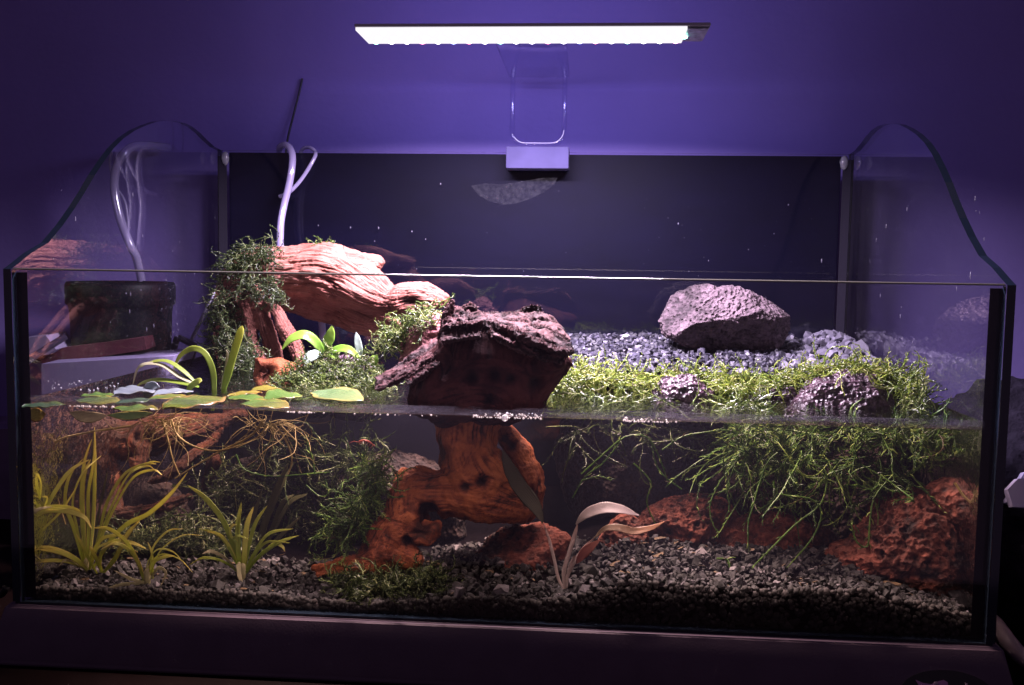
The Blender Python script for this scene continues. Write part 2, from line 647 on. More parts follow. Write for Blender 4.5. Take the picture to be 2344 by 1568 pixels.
# glossy blobs of clear silicone at the top of the back corners
for x in (.0105, W - .0105):
    bm = bmesh.new()
    bmesh.ops.create_icosphere(bm, subdivisions=3, radius=.0046)
    for v in bm.verts:
        v.co = Vector((x + v.co.x * .8 + (perlin([list(v.co * 400)])[0]) * .0012, D - GT - .002 + v.co.y * .8, HB - .008 + v.co.z * 1.45))
    for f in bm.faces:
        f.smooth = True
    mm = simple("clear_silicone", (.16, .16, .20), rough=.08, spec=.9, coat=.6) if x < .3 else mm
    bm_link("silicone_blob", bm, mm, tank)

# rounded, polished top rim of the front pane
ang_ = np.linspace(0, np.pi, 9)
rim = [((GT / 2) + .0022 * np.cos(a) + .0002, HF - .0004 + .0012 * np.sin(a)) for a in ang_]
bm = prism(rim, 0, GT + .0006, W - GT - .0006)
bm_link("polished_rim", bm, M_RIM, tank, smooth_angle=50)

# plinth with a sloping front, and the oval maker's badge on it
prof = [(-.0025, -.0005), (D + .004, -.0005), (D + .010, TABLE_Z + .0005), (-.0165, TABLE_Z + .0005), (-.0165, TABLE_Z + .004)]
bm = bmesh.new()
def ring(x, grow):
    vs = []
    for y, z in prof:
        vs.append(bm.verts.new((x + grow * (1 if x > .3 else -1) * (-z / .034) * .006, y, z)))
    return vs
A = ring(-.004, 1); B = ring(W + .004, 1)
bm.faces.new(A); bm.faces.new(B[::-1])
for i in range(len(prof)):
    j = (i + 1) % len(prof)
    bm.faces.new([A[i], B[i], B[j], A[j]])
bmesh.ops.recalc_face_normals(bm, faces=bm.faces[:])
bmesh.ops.bevel(bm, geom=bm.edges[:], offset=.0016, segments=3, affect='EDGES')
plinth = bm_link("plinth", bm, M_BASE, tank, smooth_angle=40)

# frame of the sloping front face, for the badge
fa = np.array([0, -.0025, -.0005]); fb = np.array([0, -.0165, TABLE_Z + .004])
fdir = (fa - fb) / np.linalg.norm(fa - fb)               # up the slope
fnrm = np.cross([1, 0, 0], fdir); fnrm *= np.sign(-fnrm[1])
def on_front(u, v):
    d = _R @ np.array([(u - 1171.5) / FPX, (784 - v) / FPX, -1.0])
    t = ((fa - CAM) @ fnrm) / (d @ fnrm)
    return CAM + d * t
bc = on_front(2168, 1590)
M_BADGE = simple("badge_black", (.004, .004, .007), rough=.3)
M_BADGE_INK = simple("badge_lilac_print", (.22, .17, .26), rough=.5)
M_FISH = simple("badge_purple_print", (.20, .09, .26), rough=.5)
def badge_mesh(name, pts2, thick, m, parent, lift):
    n = len(pts2)
    P2 = np.asarray(pts2)
    top = bc + P2[:, :1] * np.array([1, 0, 0]) + P2[:, 1:] * fdir + fnrm * (lift + thick)
    bot = top - fnrm * thick
    bm = bmesh.new()
    T_ = [bm.verts.new(p) for p in top]; B_ = [bm.verts.new(p) for p in bot]
    bm.faces.new(T_)
    for i in range(n):
        j = (i + 1) % n
        bm.faces.new([T_[i], B_[i], B_[j], T_[j]])
    bmesh.ops.recalc_face_normals(bm, faces=bm.faces[:])
    return bm_link(name, bm, m, parent)
t = np.linspace(0, 2 * np.pi, 48, endpoint=False)
badge = badge_mesh("badge", np.stack([.0265 * np.cos(t), .0135 * np.sin(t)], 1), .0006, M_BADGE, plinth, .0)
badge.location = (0, 0, 0)
PXM = .0002635
fish = [(-103, 30), (-84, 24), (-62, 22), (-45, 28), (-30, 32), (-20, 28), (-20, 16), (-32, 8), (-36, -8), (-52, -22), (-74, -20), (-88, -6), (-92, 12)]
fsh = badge_mesh("emblem", [((x + 22) * PXM * .82, (y - 2) * PXM) for x, y in fish], .0004, M_FISH, plinth, .0007)
fsh.location = (0, 0, 0)
cu = bpy.data.curves.new("lettering", 'FONT')
cu.body = "ferplast"
cu.size = .0165
cu.extrude = .0002
cu.materials.append(M_BADGE_INK)
_t = bpy.data.objects.new("tmp_text", cu)
COL.objects.link(_t)
lme = bpy.data.meshes.new_from_object(_t.evaluated_get(bpy.context.evaluated_depsgraph_get()))
bpy.data.objects.remove(_t)
lme.name = "lettering"
lt = bpy.data.objects.new("lettering", lme)
COL.objects.link(lt)
lt.parent = plinth
o_ = bc + np.array([-.0085, 0, 0]) + fdir * -.0045 + fnrm * .0010
xa = Vector((1, 0, 0)); ya = Vector(fdir); za = Vector(fnrm)
lt.matrix_local = Matrix(((xa.x, ya.x, za.x, o_[0]), (xa.y, ya.y, za.y, o_[1]), (xa.z, ya.z, za.z, o_[2]), (0, 0, 0, 1))) @ Matrix.Diagonal((.68, 1, 1, 1))

# pale strip inside the front pane, paints the bright reflection of the meniscus
m, nt, out = mat("meniscus_sheen")
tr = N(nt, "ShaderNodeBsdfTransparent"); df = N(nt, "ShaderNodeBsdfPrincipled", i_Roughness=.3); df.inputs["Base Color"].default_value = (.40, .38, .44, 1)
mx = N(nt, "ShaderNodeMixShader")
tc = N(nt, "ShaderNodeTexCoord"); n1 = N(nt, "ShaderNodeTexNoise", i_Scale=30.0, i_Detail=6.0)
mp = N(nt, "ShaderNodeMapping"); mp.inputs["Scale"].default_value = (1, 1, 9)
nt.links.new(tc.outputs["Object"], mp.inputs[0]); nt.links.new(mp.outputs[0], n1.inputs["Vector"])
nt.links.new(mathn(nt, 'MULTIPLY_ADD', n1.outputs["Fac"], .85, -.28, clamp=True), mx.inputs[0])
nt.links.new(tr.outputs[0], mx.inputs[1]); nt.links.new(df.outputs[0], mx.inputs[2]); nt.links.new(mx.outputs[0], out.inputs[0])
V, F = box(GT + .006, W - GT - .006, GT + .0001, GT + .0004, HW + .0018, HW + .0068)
build("meniscus_band", V, [F], m, tank, smooth=False)

# suction-cup mark and dried specks on the inside of the back pane
rng = np.random.RandomState(3)
m, nt, out = mat("dried_film")
tr = N(nt, "ShaderNodeBsdfTransparent"); df = N(nt, "ShaderNodeBsdfDiffuse"); df.inputs[0].default_value = (.7, .7, .8, 1)
mx = N(nt, "ShaderNodeMixShader")
tc = N(nt, "ShaderNodeTexCoord"); n1 = N(nt, "ShaderNodeTexNoise", i_Scale=260.0, i_Detail=6.0)
nt.links.new(tc.outputs["Object"], n1.inputs["Vector"])
nt.links.new(mathn(nt, 'MULTIPLY_ADD', n1.outputs["Fac"], .034, -.009, clamp=True), mx.inputs[0])
nt.links.new(tr.outputs[0], mx.inputs[1]); nt.links.new(df.outputs[0], mx.inputs[2]); nt.links.new(mx.outputs[0], out.inputs[0])
M_DRY = m
YB = D - GT
cres = [(1078, 425), (1110, 420), (1150, 422), (1190, 416), (1235, 408), (1278, 403), (1268, 422), (1245, 440), (1215, 455), (1180, 466), (1150, 469), (1118, 460), (1092, 445)]
P2 = np.array([at(u, v, YB - .0006) for u, v in cres])
c0 = P2.mean(0)
bm = bmesh.new()
A = [bm.verts.new(p) for p in P2]; B = [bm.verts.new(p + np.array([0, .0003, 0])) for p in P2]
bm.faces.new(A)
for i in range(len(A)):
    j = (i + 1) % len(A)
    bm.faces.new([A[i], B[i], B[j], A[j]])
bm_link("suction_mark", bm, M_DRY, tank)
M_SPECK = simple("salt_speck", (.11, .105, .15), rough=.5)
mb = MB()
ico = bmesh.new(); bmesh.ops.create_icosphere(ico, subdivisions=1, radius=1.0)
ICO_V = np.array([v.co[:] for v in ico.verts]); ICO_F = np.array([[v.index for v in f.verts] for f in ico.faces]); ico.free()
for i in range(120):
    u = rng.uniform(720, 1930); v = 360 + 330 * rng.rand() ** .8
    p = at(u, v, YB - .0002)
    r = .00017 * np.exp(rng.normal() * .5)
    mb.add(p + ICO_V * r * np.array([1, .3, 1 + rng.rand() * .8]), ICO_F)
for u, v, l in ((1880, 597, .0024), (1552, 512, .0012), (802, 521, .0013), (866, 522, .0016), (1008, 421, .0012)):
    mb.add(at(u, v, YB - .0002) + ICO_V * np.array([.0006, .0002, l]), ICO_F)
mb.build("salt_speck", M_SPECK, tank, kind="stuff")
mb = MB()
for i in range(420):                                   # spray dried on the left pane
    y = np.clip(rng.normal(.245, .022), .15, .32); z = rng.uniform(.125, .205)
    r = .00025 * np.exp(rng.normal() * .4)
    mb.add(np.array([GT + .0001, y, z]) + ICO_V * r * np.array([.3, 1, 1]), ICO_F)
for i in range(60):
    s = rng.randint(2)
    y = rng.uniform(.03, .33); z = rng.uniform(.15, .27)
    r = .0003 * np.exp(rng.normal() * .4)
    mb.add(np.array([GT + .0001 if s else W - GT - .0001, y, z]) + ICO_V * r * np.array([.3, 1, 1 + 4 * (rng.rand() < .25)]), ICO_F)
mb.build("salt_speck", M_SPECK, tank, kind="stuff")

# ------------------------------------------------------------------ the clip-on lamp
lamp = thing("aquarium_lamp", "slim bright white LED bar clipped to the back rim of the tank", "lamp", ((LAMP_X0 + LAMP_X1) / 2, D, HB))
M_ALU = simple("brushed_aluminium", (.5, .5, .54), rough=.35, metal=1.0)
M_CLIP = simple("grey_clip", (.050, .045, .115), rough=.85, spec=.1, noise=(50, .1))
bevel_box("housing", LAMP_X0, LAMP_X1, LAMP_Y0, LAMP_Y1, LAMP_Z + .0010, LAMP_Z + .0034, M_ALU, lamp, .0005)
M_GLOW = emit("led_board_glow", (1.0, .94, 1.0), 1.05)
V, F = box(LAMP_X0 + .0008, LAMP_X1 - .016, LAMP_Y0 + .0004, LAMP_Y1 - .0008, LAMP_Z - .0012, LAMP_Z + .0008)
build("light_board", V, [F], M_GLOW, lamp, smooth=False)
V, F = box(LAMP_X1 - .0158, LAMP_X1 - .001, LAMP_Y0 + .003, LAMP_Y1 - .003, LAMP_Z - .0004, LAMP_Z + .0004)
build("end_board", V, [F], simple("bare_board", (.3, .28, .4), rough=.35, noise=(200, .5)), lamp, smooth=False)
bm = bmesh.new(); bmesh.ops.create_uvsphere(bm, u_segments=8, v_segments=4, radius=.0024)
for v in list(bm.verts):
    v.co.z = min(v.co.z, .0) * .8
led_me = []
for nm, c in (("led_white", (1, .95, 1)), ("led_red", (1, .25, .4)), ("led_green", (.4, 1, .75)), ("led_blue", (.35, .4, 1))):
    me = bpy.data.meshes.new(nm); bm.to_mesh(me); me.materials.append(emit(nm, c, 9.0)); led_me.append(me)
bm.free()
for i in range(20):
    for j in range(3):
        k = (i * 5 + j * 7) % 8
        me = led_me[0 if k < 4 else 1 if k < 6 else 2 if k < 7 else 3]
        o = bpy.data.objects.new("led", me); COL.objects.link(o); o.parent = lamp
        o.location = Vector((LAMP_X0 + .008 + i * .0118 + (j % 2) * .005, LAMP_Y0 + .007 + j * .0145, LAMP_Z - .0013)) - lamp.location
# acrylic arm with a long rounded slot, from the clip up to the housing
CX0, CX1 = at(1158, 335, .325)[0], at(1302, 335, .325)[0]
m, nt, out = mat("clear_acrylic")
fac, g, c = schlick(nt, .012)
tr = N(nt, "ShaderNodeBsdfTransparent"); tr.inputs[0].default_value = (.94, .94, .98, 1)
gl = N(nt, "ShaderNodeBsdfGlossy", i_Roughness=.05)
mx = N(nt, "ShaderNodeMixShader")
nt.links.new(fac, mx.inputs[0]); nt.links.new(tr.outputs[0], mx.inputs[1]); nt.links.new(gl.outputs[0], mx.inputs[2]); nt.links.new(mx.outputs[0], out.inputs[0])
M_ACRYL = m
zc1 = at(1230, 333, .325)[2]
path = [(CX0 + .0065, .330, LAMP_Z + .004), (CX0 + .0065, .330, zc1 + .02)]
arm_pts = []
r = .012
xa_, xb_ = CX0 + .005, CX1 - .005
zb = zc1 + .0012
arm_pts = [(xa_, .330, LAMP_Z + .006), (xa_, .330, (LAMP_Z + zb) / 2), (xa_, .330, zb + r)]
for k in range(1, 7):
    a = math.pi + k / 6 * math.pi / 2
    arm_pts.append((xa_ + r + r * math.cos(a), .330, zb + r + r * math.sin(a)))
for k in range(0, 7):
    a = 1.5 * math.pi + k / 6 * math.pi / 2
    arm_pts.append((xb_ - r + r * math.cos(a), .330, zb + r + r * math.sin(a)))
arm_pts += [(xb_, .330, (LAMP_Z + zb) / 2), (xb_, .330, LAMP_Z + .006)]
Vt, Ft = tubes(np.array([arm_pts]), np.full((1, len(arm_pts)), .0022), 8, ref=(0, 1, 0))
build("arm", Vt, [Ft], M_ACRYL, lamp)
Vt, Ft = tubes(np.array([arm_pts[4:16]]) + np.array([0, -.0026, .0012]), np.full((1, 12), .00035), 6, ref=(0, 1, 0))
build("slot_edge", Vt, [Ft], simple("lit_acrylic_edge", (.30, .28, .42), rough=.4), lamp)
bevel_box("cross_bar", CX0 + .001, CX1 - .001, LAMP_Y1 - .012, .334, LAMP_Z + .0038, LAMP_Z + .0078, M_ACRYL, lamp, .001)
zcl0 = at(1230, 386, .325)[2]
bevel_box("clip", CX0, CX1, .3245, D + .013, zcl0, zc1 - .001, M_CLIP, lamp, .0012)
ld = bpy.data.lights.new("lamp_light", 'AREA')
ld.shape = 'RECTANGLE'
ld.size = LAMP_X1 - LAMP_X0 - .03
ld.size_y = LAMP_Y1 - LAMP_Y0 - .012
ld.energy = LAMP_POWER
ld.color = LAMP_COLOR
ld.spread = 2.80
lo = bpy.data.objects.new("lamp_light", ld)
COL.objects.link(lo)
lo.parent = lamp
lo.location = Vector(((LAMP_X0 + LAMP_X1) / 2 - .008, (LAMP_Y0 + LAMP_Y1) / 2, LAMP_Z - .004)) - lamp.location
# added blue-violet fill behind the bar, stands in for the glare on the wall
l2 = bpy.data.lights.new("wall_fill_light", 'AREA')
l2.shape = 'RECTANGLE'; l2.size = LAMP_X1 - LAMP_X0 - .03; l2.size_y = .006
l2.energy = WALL_FILL_POWER; l2.color = WALL_FILL_COLOR
lb = bpy.data.objects.new("wall_fill_light", l2); COL.objects.link(lb); lb.parent = lamp
lb.location = Vector(((LAMP_X0 + LAMP_X1) / 2, LAMP_Y1 + .002, LAMP_Z + .004)) - lamp.location
lb.rotation_euler = (math.pi / 2, 0, 0)

# ------------------------------------------------------------------ water: amber, still, with small ripples and a meniscus along the glass
m, nt, out = mat("tank_water")
tc = N(nt, "ShaderNodeTexCoord")
mp = N(nt, "ShaderNodeMapping"); mp.inputs["Scale"].default_value = (1, .8, 1)
nt.links.new(tc.outputs["Object"], mp.inputs[0])
n1 = N(nt, "ShaderNodeTexNoise", i_Scale=55.0, i_Detail=3.0, i_Distortion=.6)
n2 = N(nt, "ShaderNodeTexNoise", i_Scale=210.0, i_Detail=2.0)
nt.links.new(mp.outputs[0], n1.inputs["Vector"]); nt.links.new(mp.outputs[0], n2.inputs["Vector"])
bp = N(nt, "ShaderNodeBump", i_Strength=1.0, i_Distance=.0020)
nt.links.new(mathn(nt, 'MULTIPLY_ADD', n2.outputs["Fac"], .55, n1.outputs["Fac"]), bp.inputs["Height"])
fac, g, c = schlick(nt, .02, bp.outputs[0])
sp = N(nt, "ShaderNodeSeparateXYZ"); nt.links.new(g.outputs["True Normal"], sp.inputs[0])
ps = N(nt, "ShaderNodeSeparateXYZ"); nt.links.new(g.outputs["Position"], ps.inputs[0])
top = mathn(nt, 'MULTIPLY', mathn(nt, 'GREATER_THAN', mathn(nt, 'ABSOLUTE', sp.outputs["Z"]), .35), mathn(nt, 'GREATER_THAN', ps.outputs["Z"], .06))
fac_top = mathn(nt, 'MULTIPLY', fac, top)
# total reflection inside the water at the panes (beyond the critical angle)
side = mathn(nt, 'LESS_THAN', mathn(nt, 'ABSOLUTE', sp.outputs["Z"]), .3)
ob = mathn(nt, 'LESS_THAN', c, .66)
tir = mathn(nt, 'MULTIPLY', mathn(nt, 'MULTIPLY', side, ob), mathn(nt, 'MULTIPLY', g.outputs["Backfacing"], .85))
fac = mathn(nt, 'ADD', fac_top, tir, clamp=True)
tr = N(nt, "ShaderNodeBsdfTransparent")
gl = N(nt, "ShaderNodeBsdfGlossy", i_Roughness=.02)
nt.links.new(bp.outputs[0], gl.inputs["Normal"])
mx = N(nt, "ShaderNodeMixShader")
nt.links.new(fac, mx.inputs[0]); nt.links.new(tr.outputs[0], mx.inputs[1]); nt.links.new(gl.outputs[0], mx.inputs[2])
nt.links.new(mx.outputs[0], out.inputs["Surface"])
va = N(nt, "ShaderNodeVolumeAbsorption", i_Density=2.1)
va.inputs[0].default_value = (.90, .70, .34, 1)
vs = N(nt, "ShaderNodeVolumeScatter", i_Density=.15, i_Anisotropy=.2)
vs.inputs[0].default_value = (.46, .50, .85, 1)
vadd = N(nt, "ShaderNodeAddShader")
nt.links.new(va.outputs[0], vadd.inputs[0]); nt.links.new(vs.outputs[0], vadd.inputs[1])
nt.links.new(vadd.outputs[0], out.inputs["Volume"])
M_WATER = m
edge = np.array([0, .0006, .0013, .0022, .0034, .005, .008])
gx = np.concatenate([GT + .0006 + edge, np.linspace(GT + .011, W - GT - .011, 200), W - GT - .0006 - edge[::-1]])
gy = np.concatenate([GT + .0006 + edge, np.linspace(GT + .011, D - GT - .011, 110), D - GT - .0006 - edge[::-1]])
X, Y = np.meshgrid(gx, gy)
dd = np.minimum(np.minimum(X - gx[0], gx[-1] - X), np.minimum(Y - gy[0], gy[-1] - Y))
Z = HW + .0036 * np.exp(-dd / .0019) + .00035 * fbm(np.stack([X.ravel() * 30, Y.ravel() * 30, 0 * X.ravel()], 1), 2).reshape(X.shape)
ny, nx = X.shape
Vw = np.stack([X, Y, Z], -1).reshape(-1, 3)
idx = np.arange(nx * ny).reshape(ny, nx)
Fw = np.stack([idx[:-1, :-1], idx[:-1, 1:], idx[1:, 1:], idx[1:, :-1]], -1).reshape(-1, 4)
per = np.concatenate([idx[0, :-1], idx[:-1, -1], idx[-1, :0:-1], idx[:0:-1, 0]])
L = len(per)
Vu = Vw[per].copy()
Vb = Vw[per].copy(); Vb[:, 2] = .0012
nu = np.arange(L) + len(Vw)
nb = nu + L
Fs = np.stack([np.roll(nu, -1), nu, nb, np.roll(nb, -1)], -1)
nb2 = nb + L
Vc = np.array([[W / 2, D / 2, .0012]])
Fb = np.stack([np.roll(nb2, -1), nb2, np.full(L, len(Vw) + 3 * L)], -1)
me = mesh_data("water", np.concatenate([Vw, Vu, Vb, Vb, Vc]), [np.concatenate([Fw, Fs]), Fb], M_WATER, smooth=True)
sm = np.ones(len(me.polygons), bool); sm[len(Fw):] = False
me.polygons.foreach_set("use_smooth", sm)
link("water", me, kind="structure")


# ------------------------------------------------------------------ driftwood
def outline_blob(poly, y, depth, c=None, nu=72, nv=40, pw=.8):
    """closed lump whose front view has the given outline; DEPTH = half thickness"""
    P2 = np.array([at(u, v, y) for u, v in poly])[:, [0, 2]]
    cc = P2.mean(0) if c is None else at(c[0], c[1], y)[[0, 2]]
    Q = P2 - cc
    ang = np.arctan2(Q[:, 1], Q[:, 0]); rad = np.hypot(Q[:, 0], Q[:, 1])
    o = np.argsort(ang)
    ang, rad = ang[o], rad[o]
    th = np.linspace(-np.pi, np.pi, nu, endpoint=False)
    px = np.interp(th, np.concatenate([ang - 2 * np.pi, ang, ang + 2 * np.pi]), np.tile(rad, 3))
    ph = np.linspace(0, np.pi, nv)[1:-1]
    s = np.sin(ph) ** pw
    cs = np.cos(ph)
    V = np.stack([cc[0] + s[:, None] * (px * np.cos(th))[None], y + (depth * np.sign(cs) * np.abs(cs) ** .9)[:, None] * np.ones((1, nu)), cc[1] + s[:, None] * (px * np.sin(th))[None]], -1)
    n, m_ = V.shape[:2]
    V = V.reshape(-1, 3)
    idx = np.arange(n * m_).reshape(n, m_)
    a, b = idx[:-1], np.roll(idx[:-1], -1, 1)
    c_, d_ = np.roll(idx[1:], -1, 1), idx[1:]
    F4 = np.stack([a, b, c_, d_], -1).reshape(-1, 4)
    k = len(V)
    V = np.concatenate([V, [[cc[0], y + depth, cc[1]], [cc[0], y - depth, cc[1]]]])
    F3 = np.concatenate([np.stack([np.full(m_, k), np.roll(idx[0], -1), idx[0]], -1), np.stack([np.full(m_, k + 1), idx[-1], np.roll(idx[-1], -1)], -1)])
    return V, [F4, F3]


def sweep(pts, n=60, sides=28, flat=1.0, ry=None):
    """limb through pixels [(u, v, depth, radius_px)]"""
    P = np.array([at(u, v, y) for u, v, y, r in pts])
    R = np.array([r * (y + .563) / FPX for u, v, y, r in pts])
    PP = spline(P, n)
    RR = np.interp(np.linspace(0, len(R) - 1, n), np.arange(len(R)), R)
    # round the ends
    PP2 = np.concatenate([[PP[0] - (PP[1] - PP[0]) * .4], PP, [PP[-1] + (PP[-1] - PP[-2]) * .4]])
    RR2 = np.concatenate([[RR[0] * .45], RR, [RR[-1] * .45]])
    V, F = tubes(PP2[None], RR2[None], sides, ref=(0, 1, 0), flat=flat)
    k = len(PP2)
    idx = np.arange(k * sides).reshape(k, sides)
    V = np.concatenate([V, [PP2[0], PP2[-1]]])
    F3 = np.concatenate([np.stack([np.full(sides, k * sides), idx[0], np.roll(idx[0], -1)], -1),
                         np.stack([np.full(sides, k * sides + 1), np.roll(idx[-1], -1), idx[-1]], -1)])
    return (V, [F, F3]), PP


def remeshed(parts, vox, smooth_it=4):
    mb = MB()
    for V, f in parts:
        mb.add_raw(V, f)
    V, f = mb.arrays()
    me = mesh_data("tmp", V, f, [], True)
    bm = bmesh.new(); bm.from_mesh(me); bmesh.ops.recalc_face_normals(bm, faces=bm.faces[:]); bm.to_mesh(me); bm.free()
    o = bpy.data.objects.new("tmp", me)
    COL.objects.link(o)
    md = o.modifiers.new("r", 'REMESH'); md.mode = 'VOXEL'; md.voxel_size = vox
    if smooth_it:
        sm = o.modifiers.new("s", 'SMOOTH'); sm.iterations = smooth_it; sm.factor = .5
    dg = bpy.context.evaluated_depsgraph_get()
    e = o.evaluated_get(dg).to_mesh()
    n = len(e.vertices)
    co = np.empty(n * 3, np.float32); e.vertices.foreach_get("co", co)
    no = np.empty(n * 3, np.float32); e.vertices.foreach_get("normal", no)
    nl = len(e.loops)
    li = np.empty(nl, np.int32); e.loops.foreach_get("vertex_index", li)
    lt_ = np.empty(len(e.polygons), np.int32); e.polygons.foreach_get("loop_total", lt_)
    ls = np.empty(len(e.polygons), np.int32); e.polygons.foreach_get("loop_start", ls)
    F4 = li[(ls[lt_ == 4][:, None] + np.arange(4))]
    F3 = li[(ls[lt_ == 3][:, None] + np.arange(3))] if (lt_ == 3).any() else np.zeros((0, 3), int)
    o.evaluated_get(dg).to_mesh_clear()
    bpy.data.objects.remove(o); bpy.data.meshes.remove(me)
    return co.reshape(-1, 3).astype(float), no.reshape(-1, 3).astype(float), [F4, F3]


def wood_mesh(name, limbs, blobs, m, vox=.0011, groove=.0011, crack=.0, stripe=1.0, knob=0.0, lump=.0016, pits=(), parent=None, kf=1.0, seed=0.0):
    parts, lines = [], []
    for lb in limbs:
        p, PP = sweep(lb) if isinstance(lb, list) else ledge(*lb[1:])
        parts.append(p); lines.append(PP)
    for bl in blobs:
        poly, y, depth, axis = bl[:4]
        parts.append(outline_blob(poly, y, depth, *bl[4:]))
        lines.append(spline(np.array([at(*q) for q in axis]), 40))
    V, Nn, f = remeshed(parts, vox)
    S, T, off = [], [], 0.0
    for PP in lines:
        d = np.concatenate([[0], np.cumsum(np.linalg.norm(np.diff(PP, axis=0), axis=1))])
        S.append(d + off); off += 1.37
        t = np.gradient(PP, axis=0); T.append(t / np.linalg.norm(t, axis=1)[:, None])
    C = np.concatenate(lines); S = np.concatenate(S); T = np.concatenate(T)
    near = np.empty(len(V), int)
    for i in range(0, len(V), 8000):
        near[i:i + 8000] = ((V[i:i + 8000, None, :] - C[None]) ** 2).sum(2).argmin(1)
    t = T[near]; e = V - C[near]
    s = S[near] + (e * t).sum(1)
    e = e - t * (e * t).sum(1)[:, None]
    e /= np.linalg.norm(e, axis=1)[:, None] + 1e-9
    n1 = np.cross(t, [0, 1, 0]); n1 /= np.linalg.norm(n1, axis=1)[:, None] + 1e-9
    n2 = np.cross(t, n1)
    c1, c2 = (e * n1).sum(1), (e * n2).sum(1)
    warp = .35 * np.stack([perlin(V * 45 + 3), perlin(V * 45 + 31), perlin(V * 45 + 77)], 1)
    q = np.stack([s * 20 * kf + seed, c1 * 3.6, c2 * 3.6], 1) + warp
    rid = 1 - np.abs(fbm(q, 4, .55)) * 2.2
    q2 = np.stack([s * 42 * kf + seed, c1 * 12, c2 * 12], 1) + warp * 2
    fine = 1 - np.abs(fbm(q2, 3, .6)) * 2.2
    low = fbm(V * 38 + seed, 3)
    disp = groove * (rid * .8 + fine * .55 - .7) + lump * low
    pit = np.clip(.45 - rid * .5 - fine * .25, 0, 1) * .8 * stripe
    if knob:
        kn = fbm(V * 85 + seed, 4, .55)
        disp = disp + knob * kn
        pit = np.clip(pit + np.clip(-kn - .12, 0, 1) * 1.3, 0, 2)
    if crack:
        q3 = np.stack([s * 11 * kf + seed + 7, c1 * 5.5, c2 * 5.5], 1) + warp * 1.6
        cr = np.exp(-(perlin(q3) / .07) ** 2) * np.clip(.5 + perlin(V * 60 + 9) * 1.6, 0, 1)
        q4 = np.stack([s * 24 * kf + seed + 3, c1 * 15, c2 * 15], 1) + warp * 2.5
        cr2 = np.exp(-(perlin(q4) / .10) ** 2) * np.clip(.45 + perlin(V * 70 + 29) * 1.8, 0, 1)
        disp = disp - crack * (cr + .5 * cr2)
        pit = np.clip(pit + .9 * cr + .55 * cr2, 0, 2)
    for u, v, y, r, dep in pits:
        c = at(u, v, y)
        rr = np.hypot(V[:, 0] - c[0], V[:, 2] - c[2])
        g = np.exp(-(rr / r) ** 2)
        fr = Nn[:, 1] < .3
        disp = disp - np.where(fr, dep * g, 0) + np.where(fr, .25 * dep * np.exp(-((rr - 1.7 * r) / (.6 * r)) ** 2), 0)
        pit = np.clip(pit + np.where(fr, g * 1.6, 0), 0, 2)
    V = V + Nn * disp[:, None]
    return link(name, mesh_data(name, V, f, m, True, attrs={"grain": np.stack([s, c1, c2], 1), "pit": pit}), parent)


M_WOOD_TOP = wood_mat("red_driftwood", [(.10, (.050, .017, .014)), (.28, (.19, .066, .052)), (.55, (.34, .135, .108)), (.9, (.50, .27, .22))], rough=.72, spec=.25)
M_WOOD_DARK = wood_mat("dark_driftwood", [(.15, (.007, .004, .006)), (.45, (.026, .008, .009)), (.7, (.070, .021, .019)), (.95, (.12, .05, .05))], rough=.75, spec=.08, mottle=.6)  # stump wood darkened, shade of the shell's front painted in
M_WOOD_ROOT = wood_mat("orange_driftwood", [(.22, (.030, .008, .005)), (.45, (.16, .040, .017)), (.66, (.34, .105, .038)), (.92, (.56, .25, .10))], rough=.6, spec=.25, scale=(40.0, 5.0, 5.0), mottle=.8)
M_WOOD_SUNK = wood_mat("sunken_driftwood", [(.2, (.012, .006, .005)), (.5, (.050, .017, .010)), (.72, (.16, .045, .019)), (.95, (.36, .11, .038))], rough=.6, spec=.3)

# arching log at the back left
log = thing("driftwood_log", "big arching reddish driftwood log with mossy left end", "driftwood", at(560, 880, .26))
wood_mesh("log_body", [
    [(535, 690, .27, 44), (556, 640, .27, 48), (610, 622, .27, 56), (680, 624, .268, 62), (745, 624, .265, 69), (800, 642, .262, 67), (850, 670, .258, 52), (895, 688, .254, 34), (940, 684, .25, 37), (985, 684, .248, 33), (1022, 690, .247, 14)],
    [(835, 612, .268, 30), (862, 606, .268, 22), (874, 612, .268, 10)],
    [(640, 668, .285, 40), (740, 690, .29, 46), (830, 728, .29, 38), (895, 752, .285, 26), (930, 790, .28, 22)],
], [], M_WOOD_TOP, vox=.0008, groove=.0015, lump=.0030, crack=.0016, knob=.0008, pits=[(935, 688, .25, .006, .0035), (955, 690, .25, .0045, .0028)], parent=log)
wood_mesh("log_leg", [
    [(535, 680, .27, 40), (525, 740, .268, 34), (522, 800, .265, 28), (530, 880, .262, 26), (540, 960, .26, 22)],
    [(590, 650, .262, 30), (600, 710, .255, 22), (615, 770, .25, 17), (640, 850, .245, 14)],
    [(610, 690, .25, 16), (638, 720, .242, 13), (662, 765, .236, 16), (685, 815, .23, 17), (690, 850, .23, 16)],
    [(560, 690, .255, 16), (572, 740, .25, 12), (580, 790, .245, 14), (600, 830, .24, 16)],
], [], M_WOOD_TOP, vox=.0010, groove=.0018, lump=.004, crack=.0014, parent=log)
# broken hollow stub lying before it
stub = thing("broken_branch", "short broken hollow branch end lying in moss below the arching log", "driftwood", at(650, 880, .20))
bm_limb, PPs = sweep([(585, 842, .190, 25), (615, 845, .194, 27), (655, 850, .20, 25), (700, 858, .205, 20)], sides=24)
wood_mesh("branch_body", [[(588, 846, .190, 24), (615, 848, .194, 27), (655, 852, .20, 25), (705, 862, .205, 20)], [(600, 862, .19, 14), (606, 884, .188, 12)]], [], M_WOOD_ROOT, vox=.0009,
          groove=.0010, pits=[(607, 848, .19, .0065, .013)], parent=stub)

